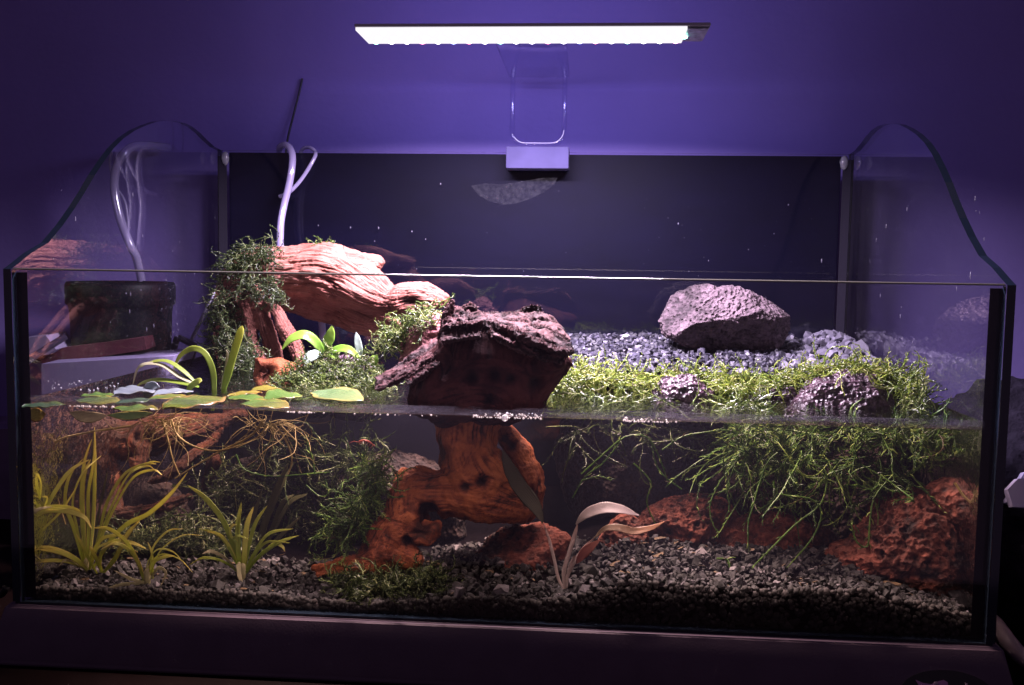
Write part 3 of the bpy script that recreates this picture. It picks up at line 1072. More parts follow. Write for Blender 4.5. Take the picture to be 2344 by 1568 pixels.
# the upright stump in the middle: bell-shaped shell above the water, root below
stump = thing("driftwood_stump", "hollow bell-shaped driftwood stump with ragged top standing in the middle of the tank", "driftwood", at(1080, 1300, .08))
dome = [(948, 935), (940, 895), (958, 860), (985, 820), (1006, 786), (1014, 762), (1030, 744), (1070, 738), (1110, 738), (1150, 752), (1200, 772), (1250, 790), (1290, 800), (1312, 828), (1290, 856), (1262, 900), (1245, 935), (1200, 955), (1080, 965), (990, 955)]


def ledge(A, B, thick):
    """thick plate between a rear edge A and a front edge B, both given as (u, v, depth)"""
    n, m_ = 26, 8
    PA, PB = spline(np.array([at(*q) for q in A]), n), spline(np.array([at(*q) for q in B]), n)
    t = np.linspace(0, 1, m_)[None, :, None]
    T_ = PA[:, None] * (1 - t) + PB[:, None] * t
    T_[:, :, 2] += (.0022 * perlin(T_.reshape(-1, 3) * [90, 200, 60])).reshape(n, m_)
    nrm = np.cross(np.gradient(T_, axis=0), np.gradient(T_, axis=1)); nrm /= np.linalg.norm(nrm, axis=2, keepdims=True) + 1e-9
    nrm *= np.sign(nrm[..., 2:3] + 1e-9)
    V = np.concatenate([T_.reshape(-1, 3), (T_ - nrm * thick).reshape(-1, 3)])
    i = np.arange(n * m_).reshape(n, m_)
    F = [np.stack([i[:-1, :-1], i[1:, :-1], i[1:, 1:], i[:-1, 1:]], -1).reshape(-1, 4)]
    F.append(F[0][:, ::-1] + n * m_)
    per = np.concatenate([i[0, :-1], i[:-1, -1], i[-1, :0:-1], i[:0:-1, 0]])
    F.append(np.stack([per, np.roll(per, -1), np.roll(per, -1) + n * m_, per + n * m_], -1))
    return (V, [np.concatenate(F)]), (PA + PB) / 2


M_WOOD_LIT = wood_mat("lit_broken_wood", [(.20, (.008, .004, .005)), (.46, (.026, .0095, .010)), (.68, (.085, .029, .030)), (.95, (.22, .10, .115))], rough=.7, spec=.2, scale=(30.0, 14.0, 14.0))  # paler copy of the stump wood, paints the light on the broken top
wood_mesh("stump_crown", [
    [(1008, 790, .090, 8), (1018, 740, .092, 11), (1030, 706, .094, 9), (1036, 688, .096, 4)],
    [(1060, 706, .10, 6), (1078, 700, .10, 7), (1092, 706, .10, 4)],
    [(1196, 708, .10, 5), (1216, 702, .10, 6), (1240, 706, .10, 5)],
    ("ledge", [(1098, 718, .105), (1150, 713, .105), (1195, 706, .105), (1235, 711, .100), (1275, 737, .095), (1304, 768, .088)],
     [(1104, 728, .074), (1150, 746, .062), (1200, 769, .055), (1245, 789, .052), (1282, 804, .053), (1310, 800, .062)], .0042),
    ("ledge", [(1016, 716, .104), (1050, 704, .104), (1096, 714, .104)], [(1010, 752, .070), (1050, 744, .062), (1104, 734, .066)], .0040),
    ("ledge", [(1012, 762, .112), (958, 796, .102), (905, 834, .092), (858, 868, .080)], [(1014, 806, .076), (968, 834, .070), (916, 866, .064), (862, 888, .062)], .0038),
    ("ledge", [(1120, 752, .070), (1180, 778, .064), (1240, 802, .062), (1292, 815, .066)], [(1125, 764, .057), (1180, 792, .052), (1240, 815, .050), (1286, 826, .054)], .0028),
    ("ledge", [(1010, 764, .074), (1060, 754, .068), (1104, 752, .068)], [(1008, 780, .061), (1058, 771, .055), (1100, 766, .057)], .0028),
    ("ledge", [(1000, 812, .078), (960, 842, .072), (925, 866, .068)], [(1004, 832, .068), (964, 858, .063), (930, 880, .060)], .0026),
], [], M_WOOD_LIT, vox=.00085, groove=.0030, lump=.0024, crack=.0030, parent=stump)
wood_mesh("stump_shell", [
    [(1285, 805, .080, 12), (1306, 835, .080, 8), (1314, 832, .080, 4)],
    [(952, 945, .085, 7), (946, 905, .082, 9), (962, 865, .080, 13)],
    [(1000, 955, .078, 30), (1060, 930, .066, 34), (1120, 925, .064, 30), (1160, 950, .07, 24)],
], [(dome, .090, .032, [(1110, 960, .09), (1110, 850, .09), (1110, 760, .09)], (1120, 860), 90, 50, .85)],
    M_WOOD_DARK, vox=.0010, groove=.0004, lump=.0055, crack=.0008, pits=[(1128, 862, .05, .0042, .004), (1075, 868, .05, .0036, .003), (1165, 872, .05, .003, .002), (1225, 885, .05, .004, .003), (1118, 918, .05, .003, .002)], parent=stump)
wood_mesh("stump_root", [
    [(1075, 915, .098, 95), (1068, 985, .092, 72), (1068, 1040, .088, 68), (1095, 1090, .084, 82), (1130, 1130, .082, 76)],
    [(905, 1128, .080, 36), (960, 1128, .078, 46), (1040, 1128, .078, 52), (1110, 1140, .076, 62), (1180, 1158, .076, 44), (1212, 1170, .075, 30)],
    [(930, 1120, .078, 44), (925, 1180, .072, 54), (890, 1235, .066, 56), (855, 1275, .060, 44), (815, 1298, .056, 26)],
    [(840, 1280, .056, 22), (790, 1286, .052, 15), (745, 1296, .050, 11), (712, 1300, .048, 9)],
    [(835, 1298, .054, 18), (790, 1304, .050, 10), (745, 1312, .047, 7), (722, 1318, .046, 5)],
    [(905, 1095, .085, 15), (950, 1082, .087, 14), (1010, 1085, .088, 12)],
    [(1140, 960, .115, 16), (1160, 1000, .115, 26), (1192, 1040, .112, 32), (1214, 1090, .106, 32), (1214, 1140, .10, 30), (1196, 1180, .09, 26)],
    [(930, 1215, .064, 30), (965, 1218, .060, 28), (990, 1225, .058, 20)],
    [(900, 1260, .06, 30), (935, 1275, .058, 26), (960, 1290, .056, 16)],
], [], M_WOOD_ROOT, vox=.0009, groove=.0003, lump=.0040, crack=.0004, stripe=.15, knob=.0022, parent=stump, kf=.7,
    pits=[(1152, 1056, .05, .0032, .004), (1100, 1110, .05, .0036, .005), (1058, 1125, .05, .003, .003), (1203, 1170, .045, .0032, .004), (968, 1190, .045, .0055, .010), (958, 1225, .045, .005, .008), (925, 1250, .045, .003, .003),
          (1000, 1228, .045, .003, .003), (1138, 1040, .05, .002, .002), (995, 1055, .05, .006, .004)])
# sunken wood at the back left
sunk = thing("sunken_driftwood", "rust-red gnarled driftwood lying under water behind the grassy plants", "driftwood", at(250, 1180, .15))
wood_mesh("sunken_body", [
    [(70, 1015, .12, 30), (150, 1030, .13, 36), (240, 1028, .14, 44), (330, 1005, .15, 46), (430, 985, .16, 38), (500, 965, .17, 26), (560, 950, .175, 10)],
    [(240, 1040, .135, 34), (250, 1090, .13, 26), (262, 1150, .125, 24), (270, 1200, .12, 24)],
    [(335, 1105, .115, 3), (352, 1100, .115, 11), (385, 1085, .118, 12), (430, 1050, .125, 12), (480, 1010, .14, 12), (510, 980, .145, 5)],
    [(270, 1190, .118, 26), (330, 1168, .115, 20), (400, 1150, .115, 14), (440, 1135, .12, 8)],
    [(466, 1140, .13, 5), (472, 1120, .13, 12), (480, 1085, .13, 14), (492, 1050, .13, 7), (496, 1040, .13, 2)],
    [(330, 1020, .14, 26), (320, 1052, .135, 18), (300, 1060, .13, 12)],
], [], M_WOOD_SUNK, vox=.0012, groove=.0018, lump=.006, crack=.001, parent=sunk)


# ------------------------------------------------------------------ rocks
_bm = bmesh.new(); bmesh.ops.create_icosphere(_bm, subdivisions=7, radius=1.0)
SPH7 = (np.array([v.co[:] for v in _bm.verts]), np.array([[v.index for v in f.verts] for f in _bm.faces])); _bm.free()
_bm = bmesh.new(); bmesh.ops.create_icosphere(_bm, subdivisions=6, radius=1.0)
SPH6 = (np.array([v.co[:] for v in _bm.verts]), np.array([[v.index for v in f.verts] for f in _bm.faces])); _bm.free()


def rock(poly, y, depth, m, label, cat="lava rock", name="lava_rock", group=None, sph=None, pit=.0012, cell=150., rough=.0025, cuts=6, seed=0, c=None, parent=None, pw=.7, planes=()):
    S, F = sph or SPH6
    P2 = np.array([at(u, v, y) for u, v in poly])[:, [0, 2]]
    cc = P2.mean(0) if c is None else at(c[0], c[1], y)[[0, 2]]
    Q = P2 - cc
    ang = np.arctan2(Q[:, 1], Q[:, 0]); rad = np.hypot(Q[:, 0], Q[:, 1])
    o = np.argsort(ang); ang, rad = ang[o], rad[o]
    th = np.arctan2(S[:, 2], S[:, 0])
    R = np.interp(th, np.concatenate([ang - 2 * np.pi, ang, ang + 2 * np.pi]), np.tile(rad, 3))
    s = np.hypot(S[:, 0], S[:, 2]) ** pw
    V = np.stack([cc[0] + R * s * np.cos(th), y + depth * S[:, 1], cc[1] + R * s * np.sin(th)], 1)
    rs = np.random.RandomState(seed)
    cen = np.array([cc[0], y, cc[1]])
    L = V - cen
    for k in range(cuts):                      # broken facets, mostly towards the front and the top
        n = rs.normal(size=3) * [.8, .8, .55]; n[1] = -abs(n[1]) - .15
        n /= np.linalg.norm(n)
        h = L @ n
        lim = h.max() * rs.uniform(.72, .88)
        ex = np.clip(h - lim, 0, None)
        L = L - ex[:, None] * n * .92
    for n, fr in planes:
        n = np.array(n, float); n /= np.linalg.norm(n)
        h = L @ n
        ex = np.clip(h - h.max() * fr, 0, None)
        L = L - ex[:, None] * n * .95
    V = cen + L
    nrm = L / (np.array([1, 1, 1.]) * np.linalg.norm(L, axis=1)[:, None] + 1e-9)
    q = V + seed * .37
    w1 = worley(q * cell); w2 = worley(q * cell * 2.1 + 9)
    pitv = np.clip(.55 - w1, 0, 1) * 1.6
    disp = rough * (fbm(q * 55, 5, .55)) * 1.6 - pit * pitv * 1.6 - pit * .55 * np.clip(.5 - w2, 0, 1) * 1.6 + rough * .6 * (1 - np.abs(fbm(q * 110 + 5, 3)) * 2)
    V = V + nrm * disp[:, None]
    me = mesh_data(name, V, [F], m, True, attrs={"pit": pitv})
    o = link(name, me, parent)
    if parent is None:
        tag(o, label, cat, group)
    return o


M_LAVA_PINK = rock_mat("grey_pink_lava", (.020, .014, .018), (.125, .088, .108))
M_LAVA_RED = rock_mat("rust_red_lava", (.010, .005, .006), (.150, .043, .030), scale=.9)
M_LAVA_WET = rock_mat("wet_purple_lava", (.012, .007, .011), (.065, .032, .048), wet=.85)
M_LAVA_GLOOM = rock_mat("gloomy_sunken_stone", (.010, .0085, .012), (.042, .026, .028))  # rock colour darkened, gloom of the deep water painted in
M_LAVA_DARK = rock_mat("dark_sunken_lava", (.030, .018, .016), (.14, .050, .036))
rock([(1513, 735), (1526, 695), (1550, 668), (1582, 656), (1640, 661), (1700, 668), (1752, 681), (1800, 708), (1822, 740), (1822, 775), (1790, 806), (1700, 812), (1600, 797), (1548, 782), (1518, 765)],
     .270, .036, M_LAVA_PINK, "big pale grey-pink pitted lava rock lying on the gravel terrace", sph=SPH7, pit=.0016, cell=330, rough=.0022, seed=4, cuts=2, planes=[((.85, -.5, -.25), .74), ((-.55, -.5, .55), .70), ((.1, -.75, -.6), .62), ((-.1, -.8, .5), .72), ((.5, -.3, .75), .80)])
rock([(1900, 1320), (1890, 1290), (1960, 1245), (2000, 1200), (2045, 1150), (2080, 1132), (2125, 1124), (2148, 1160), (2160, 1230), (2185, 1290), (2220, 1320), (2236, 1365), (2205, 1396), (2130, 1392), (2060, 1362), (1990, 1330)],
     .078, .040, M_LAVA_RED, "large rust-red pitted lava rock filling the lower right corner under water", sph=SPH7, pit=.0036, cell=165, rough=.0046, seed=8, cuts=5, c=(2085, 1280))
rock([(2133, 1120), (2150, 1108), (2190, 1096), (2232, 1106), (2248, 1150), (2240, 1190), (2205, 1196), (2160, 1192), (2138, 1165)], .060, .022, M_LAVA_RED, "small angular red rock perched on top of the big corner rock", name="red_rock", cat="rock", pit=.0006, cell=160, rough=.0014, cuts=12, seed=12)
rock([(2185, 1190), (2240, 1180), (2262, 1230), (2258, 1310), (2235, 1350), (2195, 1300), (2180, 1240)], .068, .02, M_LAVA_DARK, "narrow dark lava rock squeezed against the right pane", seed=13)
rock([(1062, 1330), (1092, 1275), (1135, 1230), (1200, 1210), (1270, 1214), (1302, 1240), (1312, 1300), (1290, 1345), (1180, 1350), (1090, 1350)], .105, .032, M_LAVA_RED, "rounded dusky red lava rock left of the white-leaved plant under water", seed=21, pit=.0024, cell=170)
rock([(1390, 1320), (1398, 1215), (1428, 1182), (1462, 1192), (1482, 1235), (1470, 1310), (1430, 1335)], .105, .02, M_LAVA_RED, "small upright rust lava rock right behind the white-leaved plant", seed=22)
rock([(1440, 1310), (1450, 1220), (1500, 1160), (1560, 1142), (1640, 1146), (1700, 1190), (1720, 1260), (1680, 1330), (1560, 1330)], .135, .035, M_LAVA_RED, "broad rust lava rock low in the centre right behind the gravel mound", seed=23, sph=SPH7, pit=.0026, cell=150)
rock([(1485, 915), (1505, 890), (1545, 868), (1585, 862), (1615, 880), (1640, 925), (1570, 945), (1510, 940)], .125, .018, M_LAVA_WET, "small wet purple rock breaking the surface under the moss mat", seed=31)
rock([(1800, 950), (1840, 895), (1900, 862), (1960, 852), (2010, 868), (2045, 905), (2075, 960), (1990, 985), (1880, 985)], .112, .026, M_LAVA_WET, "larger wet purple rock breaking the surface below the moss mat", seed=32, sph=SPH7, pit=.0013, cell=230)
rock([(1690, 930), (1720, 900), (1780, 888), (1830, 905), (1840, 950), (1760, 965)], .135, .016, M_LAVA_WET, "low wet rock between the two purple rocks at the waterline", seed=33)
rock([(1580, 1330), (1600, 1235), (1660, 1200), (1740, 1188), (1840, 1196), (1915, 1235), (1950, 1300), (1930, 1350), (1750, 1350)], .125, .028, M_LAVA_RED, "low dark-red lava rock under the tips of the moss curtain", seed=24, pit=.0026, cell=170)
for poly, y, dep, lb, sd in (  # added boulders hide the bright far floor, standing in for dark water
    ([(470, 1260), (480, 1120), (540, 1060), (640, 1050), (720, 1090), (750, 1200), (730, 1280)], .175, .03, "added dark boulder filling the gloom behind the bright lone grassy plant", 61),
    ([(740, 1290), (750, 1130), (820, 1060), (930, 1040), (1010, 1080), (1060, 1200), (1050, 1300)], .165, .03, "added dark boulder filling the gloom behind the stump root", 62),
    ([(60, 1270), (70, 1120), (160, 1080), (290, 1090), (390, 1120), (440, 1200), (430, 1280)], .190, .03, "added dark boulder filling the gloom behind the sunken rust-red driftwood", 63)):
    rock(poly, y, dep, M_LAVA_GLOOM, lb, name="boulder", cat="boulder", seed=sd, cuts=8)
# the sunken supports that carry the terrace
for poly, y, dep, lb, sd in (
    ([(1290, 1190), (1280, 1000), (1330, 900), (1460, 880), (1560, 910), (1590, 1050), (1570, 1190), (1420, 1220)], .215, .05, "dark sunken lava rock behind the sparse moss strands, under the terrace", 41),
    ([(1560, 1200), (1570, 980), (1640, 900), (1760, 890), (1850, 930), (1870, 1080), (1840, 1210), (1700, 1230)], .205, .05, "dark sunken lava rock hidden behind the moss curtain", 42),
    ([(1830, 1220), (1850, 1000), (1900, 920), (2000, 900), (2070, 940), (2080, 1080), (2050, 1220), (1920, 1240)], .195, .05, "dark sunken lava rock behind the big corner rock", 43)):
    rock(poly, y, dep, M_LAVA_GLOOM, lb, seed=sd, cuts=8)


# ------------------------------------------------------------------ gravel
rng = np.random.RandomState(11)
HX = [0, .03, .075, .14, .20, .22, .25, .286, .33, .345, .387, .445, .525, .578, .60]
HZ = [.005, .006, .0075, .0095, .0055, .004, .007, .013, .0115, .013, .0262, .0242, .026, .016, .012]


def bed_z(x, y):
    return np.maximum(.0045, np.interp(x, HX, HZ) + .0022 * perlin(np.stack([np.asarray(x) * 55, np.asarray(y) * 55, 0 * np.asarray(x)], 1)) - .06 * np.clip(np.asarray(y) - .10, 0, .08))


def terrace_z(x, y):
    x, y = np.asarray(x, float), np.asarray(y, float)
    return .1385 + .0135 * np.clip((y - .19) / .14, 0, 1) + .002 * perlin(np.stack([x * 40, y * 40, 0 * x + 5], 1)) - .05 * np.clip(.20 - y, 0, .1) - .08 * np.clip(.36 - x, 0, .1)


def hull_stone(rs, k=11, flat=.7):
    bm = bmesh.new()
    for p in rs.normal(size=(k, 3)):
        p = p / np.linalg.norm(p) * rs.uniform(.75, 1.05)
        bm.verts.new(p * [1, rs.uniform(.7, 1), flat])
    bmesh.ops.convex_hull(bm, input=bm.verts[:])
    bmesh.ops.triangulate(bm, faces=bm.faces[:])
    loose = [v for v in bm.verts if not v.link_faces]
    bmesh.ops.delete(bm, geom=loose, context='VERTS')
    bm.verts.index_update()
    V = np.array([v.co[:] for v in bm.verts]); F = np.array([[v.index for v in f.verts] for f in bm.faces]); bm.free()
    return V, F
STONES = [hull_stone(rng, 12, rng.uniform(.5, .85)) for _ in range(10)]
BALLS = [(ICO_V * (1 + .12 * np.random.RandomState(k).normal(size=(len(ICO_V), 1))), ICO_F) for k in range(4)]


def rand_rot(rs):
    q = rs.normal(size=4); q /= np.linalg.norm(q)
    w, x, y, z = q
    return np.array([[1 - 2 * (y * y + z * z), 2 * (x * y - z * w), 2 * (x * z + y * w)], [2 * (x * y + z * w), 1 - 2 * (x * x + z * z), 2 * (y * z - x * w)], [2 * (x * z - y * w), 2 * (y * z + x * w), 1 - 2 * (x * x + y * y)]])


def stone_mat(name, stops, rough):
    m, nt, out = mat(name)
    g = N(nt, "ShaderNodeNewGeometry"); oi = N(nt, "ShaderNodeObjectInfo")
    f = mathn(nt, 'FRACT', mathn(nt, 'ADD', g.outputs["Random Per Island"], oi.outputs["Random"]))
    tc = N(nt, "ShaderNodeTexCoord"); n = N(nt, "ShaderNodeTexNoise", i_Scale=1.5, i_Detail=4.0)
    n.inputs["Scale"].default_value = 500.0
    nt.links.new(g.outputs["Position"], n.inputs["Vector"])
    f = mathn(nt, 'ADD', f, mathn(nt, 'MULTIPLY_ADD', n.outputs["Fac"], .3, -.15), clamp=True)
    b = N(nt, "ShaderNodeBsdfPrincipled", i_Roughness=rough)
    nt.links.new(ramp(nt, f, stops), b.inputs["Base Color"])
    bp = N(nt, "ShaderNodeBump", i_Strength=.5, i_Distance=.0005)
    nt.links.new(n.outputs["Fac"], bp.inputs["Height"]); nt.links.new(bp.outputs[0], b.inputs["Normal"])
    nt.links.new(b.outputs[0], out.inputs[0])
    return m
M_STONE = stone_mat("slate_gravel", [(0, (.0024, .0024, .0042)), (.5, (.0066, .0063, .0100)), (.85, (.020, .0185, .026)), (1, (.11, .10, .118))], .75)
M_SOIL = stone_mat("black_soil_grain", [(0, (.005, .0045, .006)), (.7, (.012, .010, .012)), (1, (.028, .023, .025))], .8)
M_TSTONE = stone_mat("blue_slate_gravel", [(0, (.004, .0037, .009)), (.5, (.011, .010, .022)), (.88, (.034, .031, .055)), (1, (.15, .14, .18))], .6)
M_BEDBASE = simple("darkened_soil_base", (.004, .0033, .0045), rough=1.0, spec=.0, bump=(600, .6, .002))  # soil blackened so the bare floor behind the gravel reads as shade


def place(rs, P, size, shapes, sj=.25):
    out = []
    for p in P:
        V, F = shapes[rs.randint(len(shapes))]
        r = size * np.exp(rs.normal() * sj)
        out.append((p, rand_rot(rs), r, V, F))
    return out


def as_mesh(name, items, m, parent, smooth):
    mb = MB()
    for p, R, r, V, F in items:
        mb.add(p + (V * r) @ R.T, F)
    return mb.build(name, m, parent, smooth=smooth, kind="stuff")


def as_parts(name, items, m, parent, smooth=False):
    cache = {}
    for p, R, r, V, F in items:
        k = id(V)
        if k not in cache:
            cache[k] = mesh_data(name, V, [F], m, smooth)
        o = bpy.data.objects.new(name, cache[k]); COL.objects.link(o); o.parent = parent
        o.matrix_local = Matrix.Translation(Vector(p)) @ Matrix([list(x) for x in R]).to_4x4() @ Matrix.Scale(r, 4)


def ground(name, fn, x0, x1, y0, y1, zlow, m, nx=90, ny=60):
    gx_, gy_ = np.linspace(x0, x1, nx), np.linspace(y0, y1, ny)
    X, Y = np.meshgrid(gx_, gy_)
    Z = fn(X.ravel(), Y.ravel()) - .0012
    V = np.stack([X.ravel(), Y.ravel(), Z], 1)
    idx = np.arange(nx * ny).reshape(ny, nx)
    F = np.stack([idx[:-1, :-1], idx[:-1, 1:], idx[1:, 1:], idx[1:, :-1]], -1).reshape(-1, 4)
    per = np.concatenate([idx[0, :-1], idx[:-1, -1], idx[-1, :0:-1], idx[:0:-1, 0]])
    Vb = V[per].copy(); Vb[:, 2] = zlow
    nb = np.arange(len(per)) + len(V)
    Fs = np.stack([np.roll(per, -1), per, nb, np.roll(nb, -1)], -1)
    return build(name, np.concatenate([V, Vb]), [np.concatenate([F, Fs])], m, smooth=False, kind="structure")


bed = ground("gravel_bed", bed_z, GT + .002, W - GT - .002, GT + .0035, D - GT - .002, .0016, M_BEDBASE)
n = 6000
x = rng.uniform(GT + .004, W - GT - .004, n); y = GT + .006 + np.interp(x, [0, .2, .25, .36, .42, .6], [.055, .075, .125, .125, .090, .090]) * rng.rand(n) ** 1.2
P = np.stack([x, y, bed_z(x, y) + rng.uniform(-.0012, .0016, n)], 1)
items = place(rng, P, .0020, STONES, .42)
order = np.argsort([-it[2] / (it[0][1] + .6) + 3 * max(0, it[0][1] - .06) * .01 for it in items])
as_parts("pebble", [items[i] for i in order[:295]], M_STONE, bed)
as_mesh("pebbles", [items[i] for i in order[295:]], M_STONE, bed, False)
# rounded soil grains pressed against the front pane
n = 2600
x = rng.uniform(GT + .004, W - GT - .004, n); top_ = bed_z(x, np.full(n, .01))
z = .002 + (top_ - .001) * rng.rand(n)
P = np.stack([x, GT + .0032 + rng.uniform(0, .0012, n), z], 1)
as_mesh("soil_grains", place(rng, P, .0018, BALLS, .18), M_SOIL, bed, True)

# bits of leaf and mulm lying on the gravel
n = 170
x = rng.uniform(GT + .01, W - GT - .01, n); y = GT + .008 + .09 * rng.rand(n)
P = np.stack([x, y, bed_z(x, y) + .0016], 1)
FLAKES = [(v * [1.6, 1, .16], f) for v, f in STONES[:5]]
as_mesh("leaf_litter", [(p, rand_rot(rng) * .35 + np.eye(3) * .65, .0022 * np.exp(rng.normal() * .4), *FLAKES[rng.randint(5)]) for p in P],
        simple("brown_leaf_litter", (.075, .045, .022), rough=.7, noise=(300, .6)), bed, False)

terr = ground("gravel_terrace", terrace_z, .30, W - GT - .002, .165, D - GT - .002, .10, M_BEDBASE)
n = 4200
x = rng.uniform(.305, W - GT - .004, n); y = rng.uniform(.168, D - GT - .004, n)
P = np.stack([x, y, terrace_z(x, y) + rng.uniform(-.0008, .0018, n)], 1)
items = place(rng, P, .0027, STONES, .28)
for it in items:
    pass
order = np.argsort([-it[2] for it in items])
as_parts("pebble", [items[i] for i in order[:295]], M_TSTONE, terr)
as_mesh("pebbles", [items[i] for i in order[295:]], M_TSTONE, terr, False)
# paler, chunkier stones heaped at the right end of the terrace
M_PALE = stone_mat("pale_gravel", [(0, (.04, .036, .055)), (.6, (.09, .084, .125)), (1, (.17, .16, .21))], .8)
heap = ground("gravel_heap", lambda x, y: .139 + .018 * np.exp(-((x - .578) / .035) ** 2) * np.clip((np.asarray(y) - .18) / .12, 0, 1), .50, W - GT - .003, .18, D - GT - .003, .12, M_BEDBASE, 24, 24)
n = 420
x = rng.uniform(.515, W - GT - .006, n); y = rng.uniform(.185, D - GT - .006, n)
P = np.stack([x, y, .139 + .018 * np.exp(-((x - .578) / .035) ** 2) * np.clip((y - .18) / .12, 0, 1) + rng.uniform(-.001, .0025, n)], 1)
items = place(rng, P, .0044, STONES, .3)
order = np.argsort([-it[2] for it in items])
as_parts("pebble", [items[i] for i in order[:260]], M_PALE, heap)
as_mesh("pebbles", [items[i] for i in order[260:]], M_PALE, heap, False)
wp = at(1432, 769, .318)
o = build("white_pebble", ICO_V * .0028 * np.array([1.5, 1, .7]), [ICO_F], simple("white_stone", (.62, .60, .62), rough=.5)); o.location = wp
tag(o, "single white pebble on the terrace gravel left of the big lava rock", "pebble")


# ------------------------------------------------------------------ moss
LO = np.array([GT + .002, GT + .0018, .003]); HI = np.array([W - GT - .002, D - GT - .002, .40])


def grow(rs, root, dirs, length, k=9, curl=.5, pull=(0, 0, 0), wav=.0):
    """wandering strands: root (n,3), dirs (n,3), length (n,)"""
    n = len(root)
    P = np.empty((n, k, 3)); P[:, 0] = root
    d = dirs / (np.linalg.norm(dirs, axis=1, keepdims=True) + 1e-9)
    step = (length / (k - 1))[:, None]
    spin = rs.normal(size=(n, 3)) * curl
    for j in range(1, k):
        spin = spin * .75 + rs.normal(size=(n, 3)) * curl * .5
        d = d + np.cross(spin, d) * .55 + np.asarray(pull) / k * 2.0
        d /= np.linalg.norm(d, axis=1, keepdims=True)
        P[:, j] = np.clip(P[:, j - 1] + d * step, LO, HI)
    return P


def smooth_k(P, k2):
    n, k, _ = P.shape
    t = np.linspace(0, k - 1, k2); i = np.minimum(t.astype(int), k - 2); f = (t - i)[None, :, None]
    return P[:, i] * (1 - f) + P[:, i + 1] * f


def barbs(rs, P, per, blen, brad, lean=.8):
    """short side branchlets along the strands -> (m,3,3) lines and radii"""
    n, k, _ = P.shape
    T = np.gradient(P, axis=1); T /= np.linalg.norm(T, axis=2, keepdims=True) + 1e-9
    tt = np.tile(np.linspace(.12, .98, per)[None], (n, 1)) + rs.uniform(-.03, .03, (n, per))
    x = np.clip(tt, 0, .999) * (k - 1); i = x.astype(int); f = (x - i)[..., None]
    ar = np.arange(n)[:, None]
    p = P[ar, i] * (1 - f) + P[ar, np.minimum(i + 1, k - 1)] * f
    t = T[ar, i]
    pn = rs.normal(size=(n, 1, 3)) + .5 * rs.normal(size=(n, per, 3))
    s = np.cross(t, pn); s /= np.linalg.norm(s, axis=2, keepdims=True) + 1e-9
    s *= np.where(np.arange(per) % 2, 1, -1)[None, :, None]
    L = blen * rs.uniform(.45, 1.25, (n, per, 1)) * (1 - .45 * np.clip(tt, 0, 1))[..., None]
    a = p + L * .5 * (t * lean + s); b = p + L * (t * lean * 1.35 + s * .75)
    B = np.stack([p, a, b], 2).reshape(-1, 3, 3)
    B = np.clip(B, LO, HI)
    return B, np.tile(np.array([brad, brad * .9, brad * .25])[None], (len(B), 1))


def moss_arrays(rs, P, rad, per, blen, brad, sides=3):
    n, k, _ = P.shape
    pr = rad * np.concatenate([np.ones(k - 2), [.8, .25]])
    V, F = tubes(P, np.tile(pr, (n, 1)), sides)
    mb = MB().add(V, F)
    if per:
        B, R = barbs(rs, P, per, blen, brad)
        V2, F2 = tubes(B, R, 3)
        mb.add(V2, F2)
    return mb


def moss(label, P, m, hero=18, rad=.00042, per=10, blen=.0042, brad=.00036, seed=0, name="moss_clump", cat="moss", group=None):
    """a moss clump: the strands nearest to the viewer are parts, the rest is one tangled mass"""
    rs = np.random.RandomState(seed)
    t = thing(name, label, cat, P[:, 0].mean(0), group)
    o = np.argsort(P[:, :, 1].mean(1))
    h = min(hero, len(P))
    pick = o[: h * 3: 3] if len(P) > 3 * h else o[:h]
    rest = np.setdiff1d(np.arange(len(P)), pick)
    for i in pick:
        moss_arrays(rs, P[i:i + 1], rad * 1.1, per, blen * 1.1, brad * 1.1, 4).build("strand", m, t)
    if len(rest):
        moss_arrays(rs, P[rest], rad, per, blen, brad).build("moss_mass", m, t, kind="stuff")
    return t


def band(rs, pts, n, spread_px, yspread):
    """n random points round a pixel line [(u, v, Y)]"""
    Q = spline(pts, 200)
    q = Q[rs.randint(0, 200, n)]
    q = q + rs.normal(size=(n, 3)) * [spread_px * .8, spread_px, yspread] * .6
    return np.array([at(*a) for a in q])


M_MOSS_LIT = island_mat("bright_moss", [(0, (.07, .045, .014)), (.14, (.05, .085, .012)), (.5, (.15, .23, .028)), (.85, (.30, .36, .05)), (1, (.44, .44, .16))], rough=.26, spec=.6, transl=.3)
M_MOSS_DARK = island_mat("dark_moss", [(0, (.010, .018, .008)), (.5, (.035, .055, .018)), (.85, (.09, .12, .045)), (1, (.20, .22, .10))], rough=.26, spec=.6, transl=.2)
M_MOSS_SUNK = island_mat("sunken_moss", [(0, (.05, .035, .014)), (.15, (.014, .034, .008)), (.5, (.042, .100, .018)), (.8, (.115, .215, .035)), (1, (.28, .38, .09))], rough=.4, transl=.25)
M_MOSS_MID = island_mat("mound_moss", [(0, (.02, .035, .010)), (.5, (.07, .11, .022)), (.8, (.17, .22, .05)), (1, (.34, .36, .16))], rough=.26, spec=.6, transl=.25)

rs = np.random.RandomState(101)
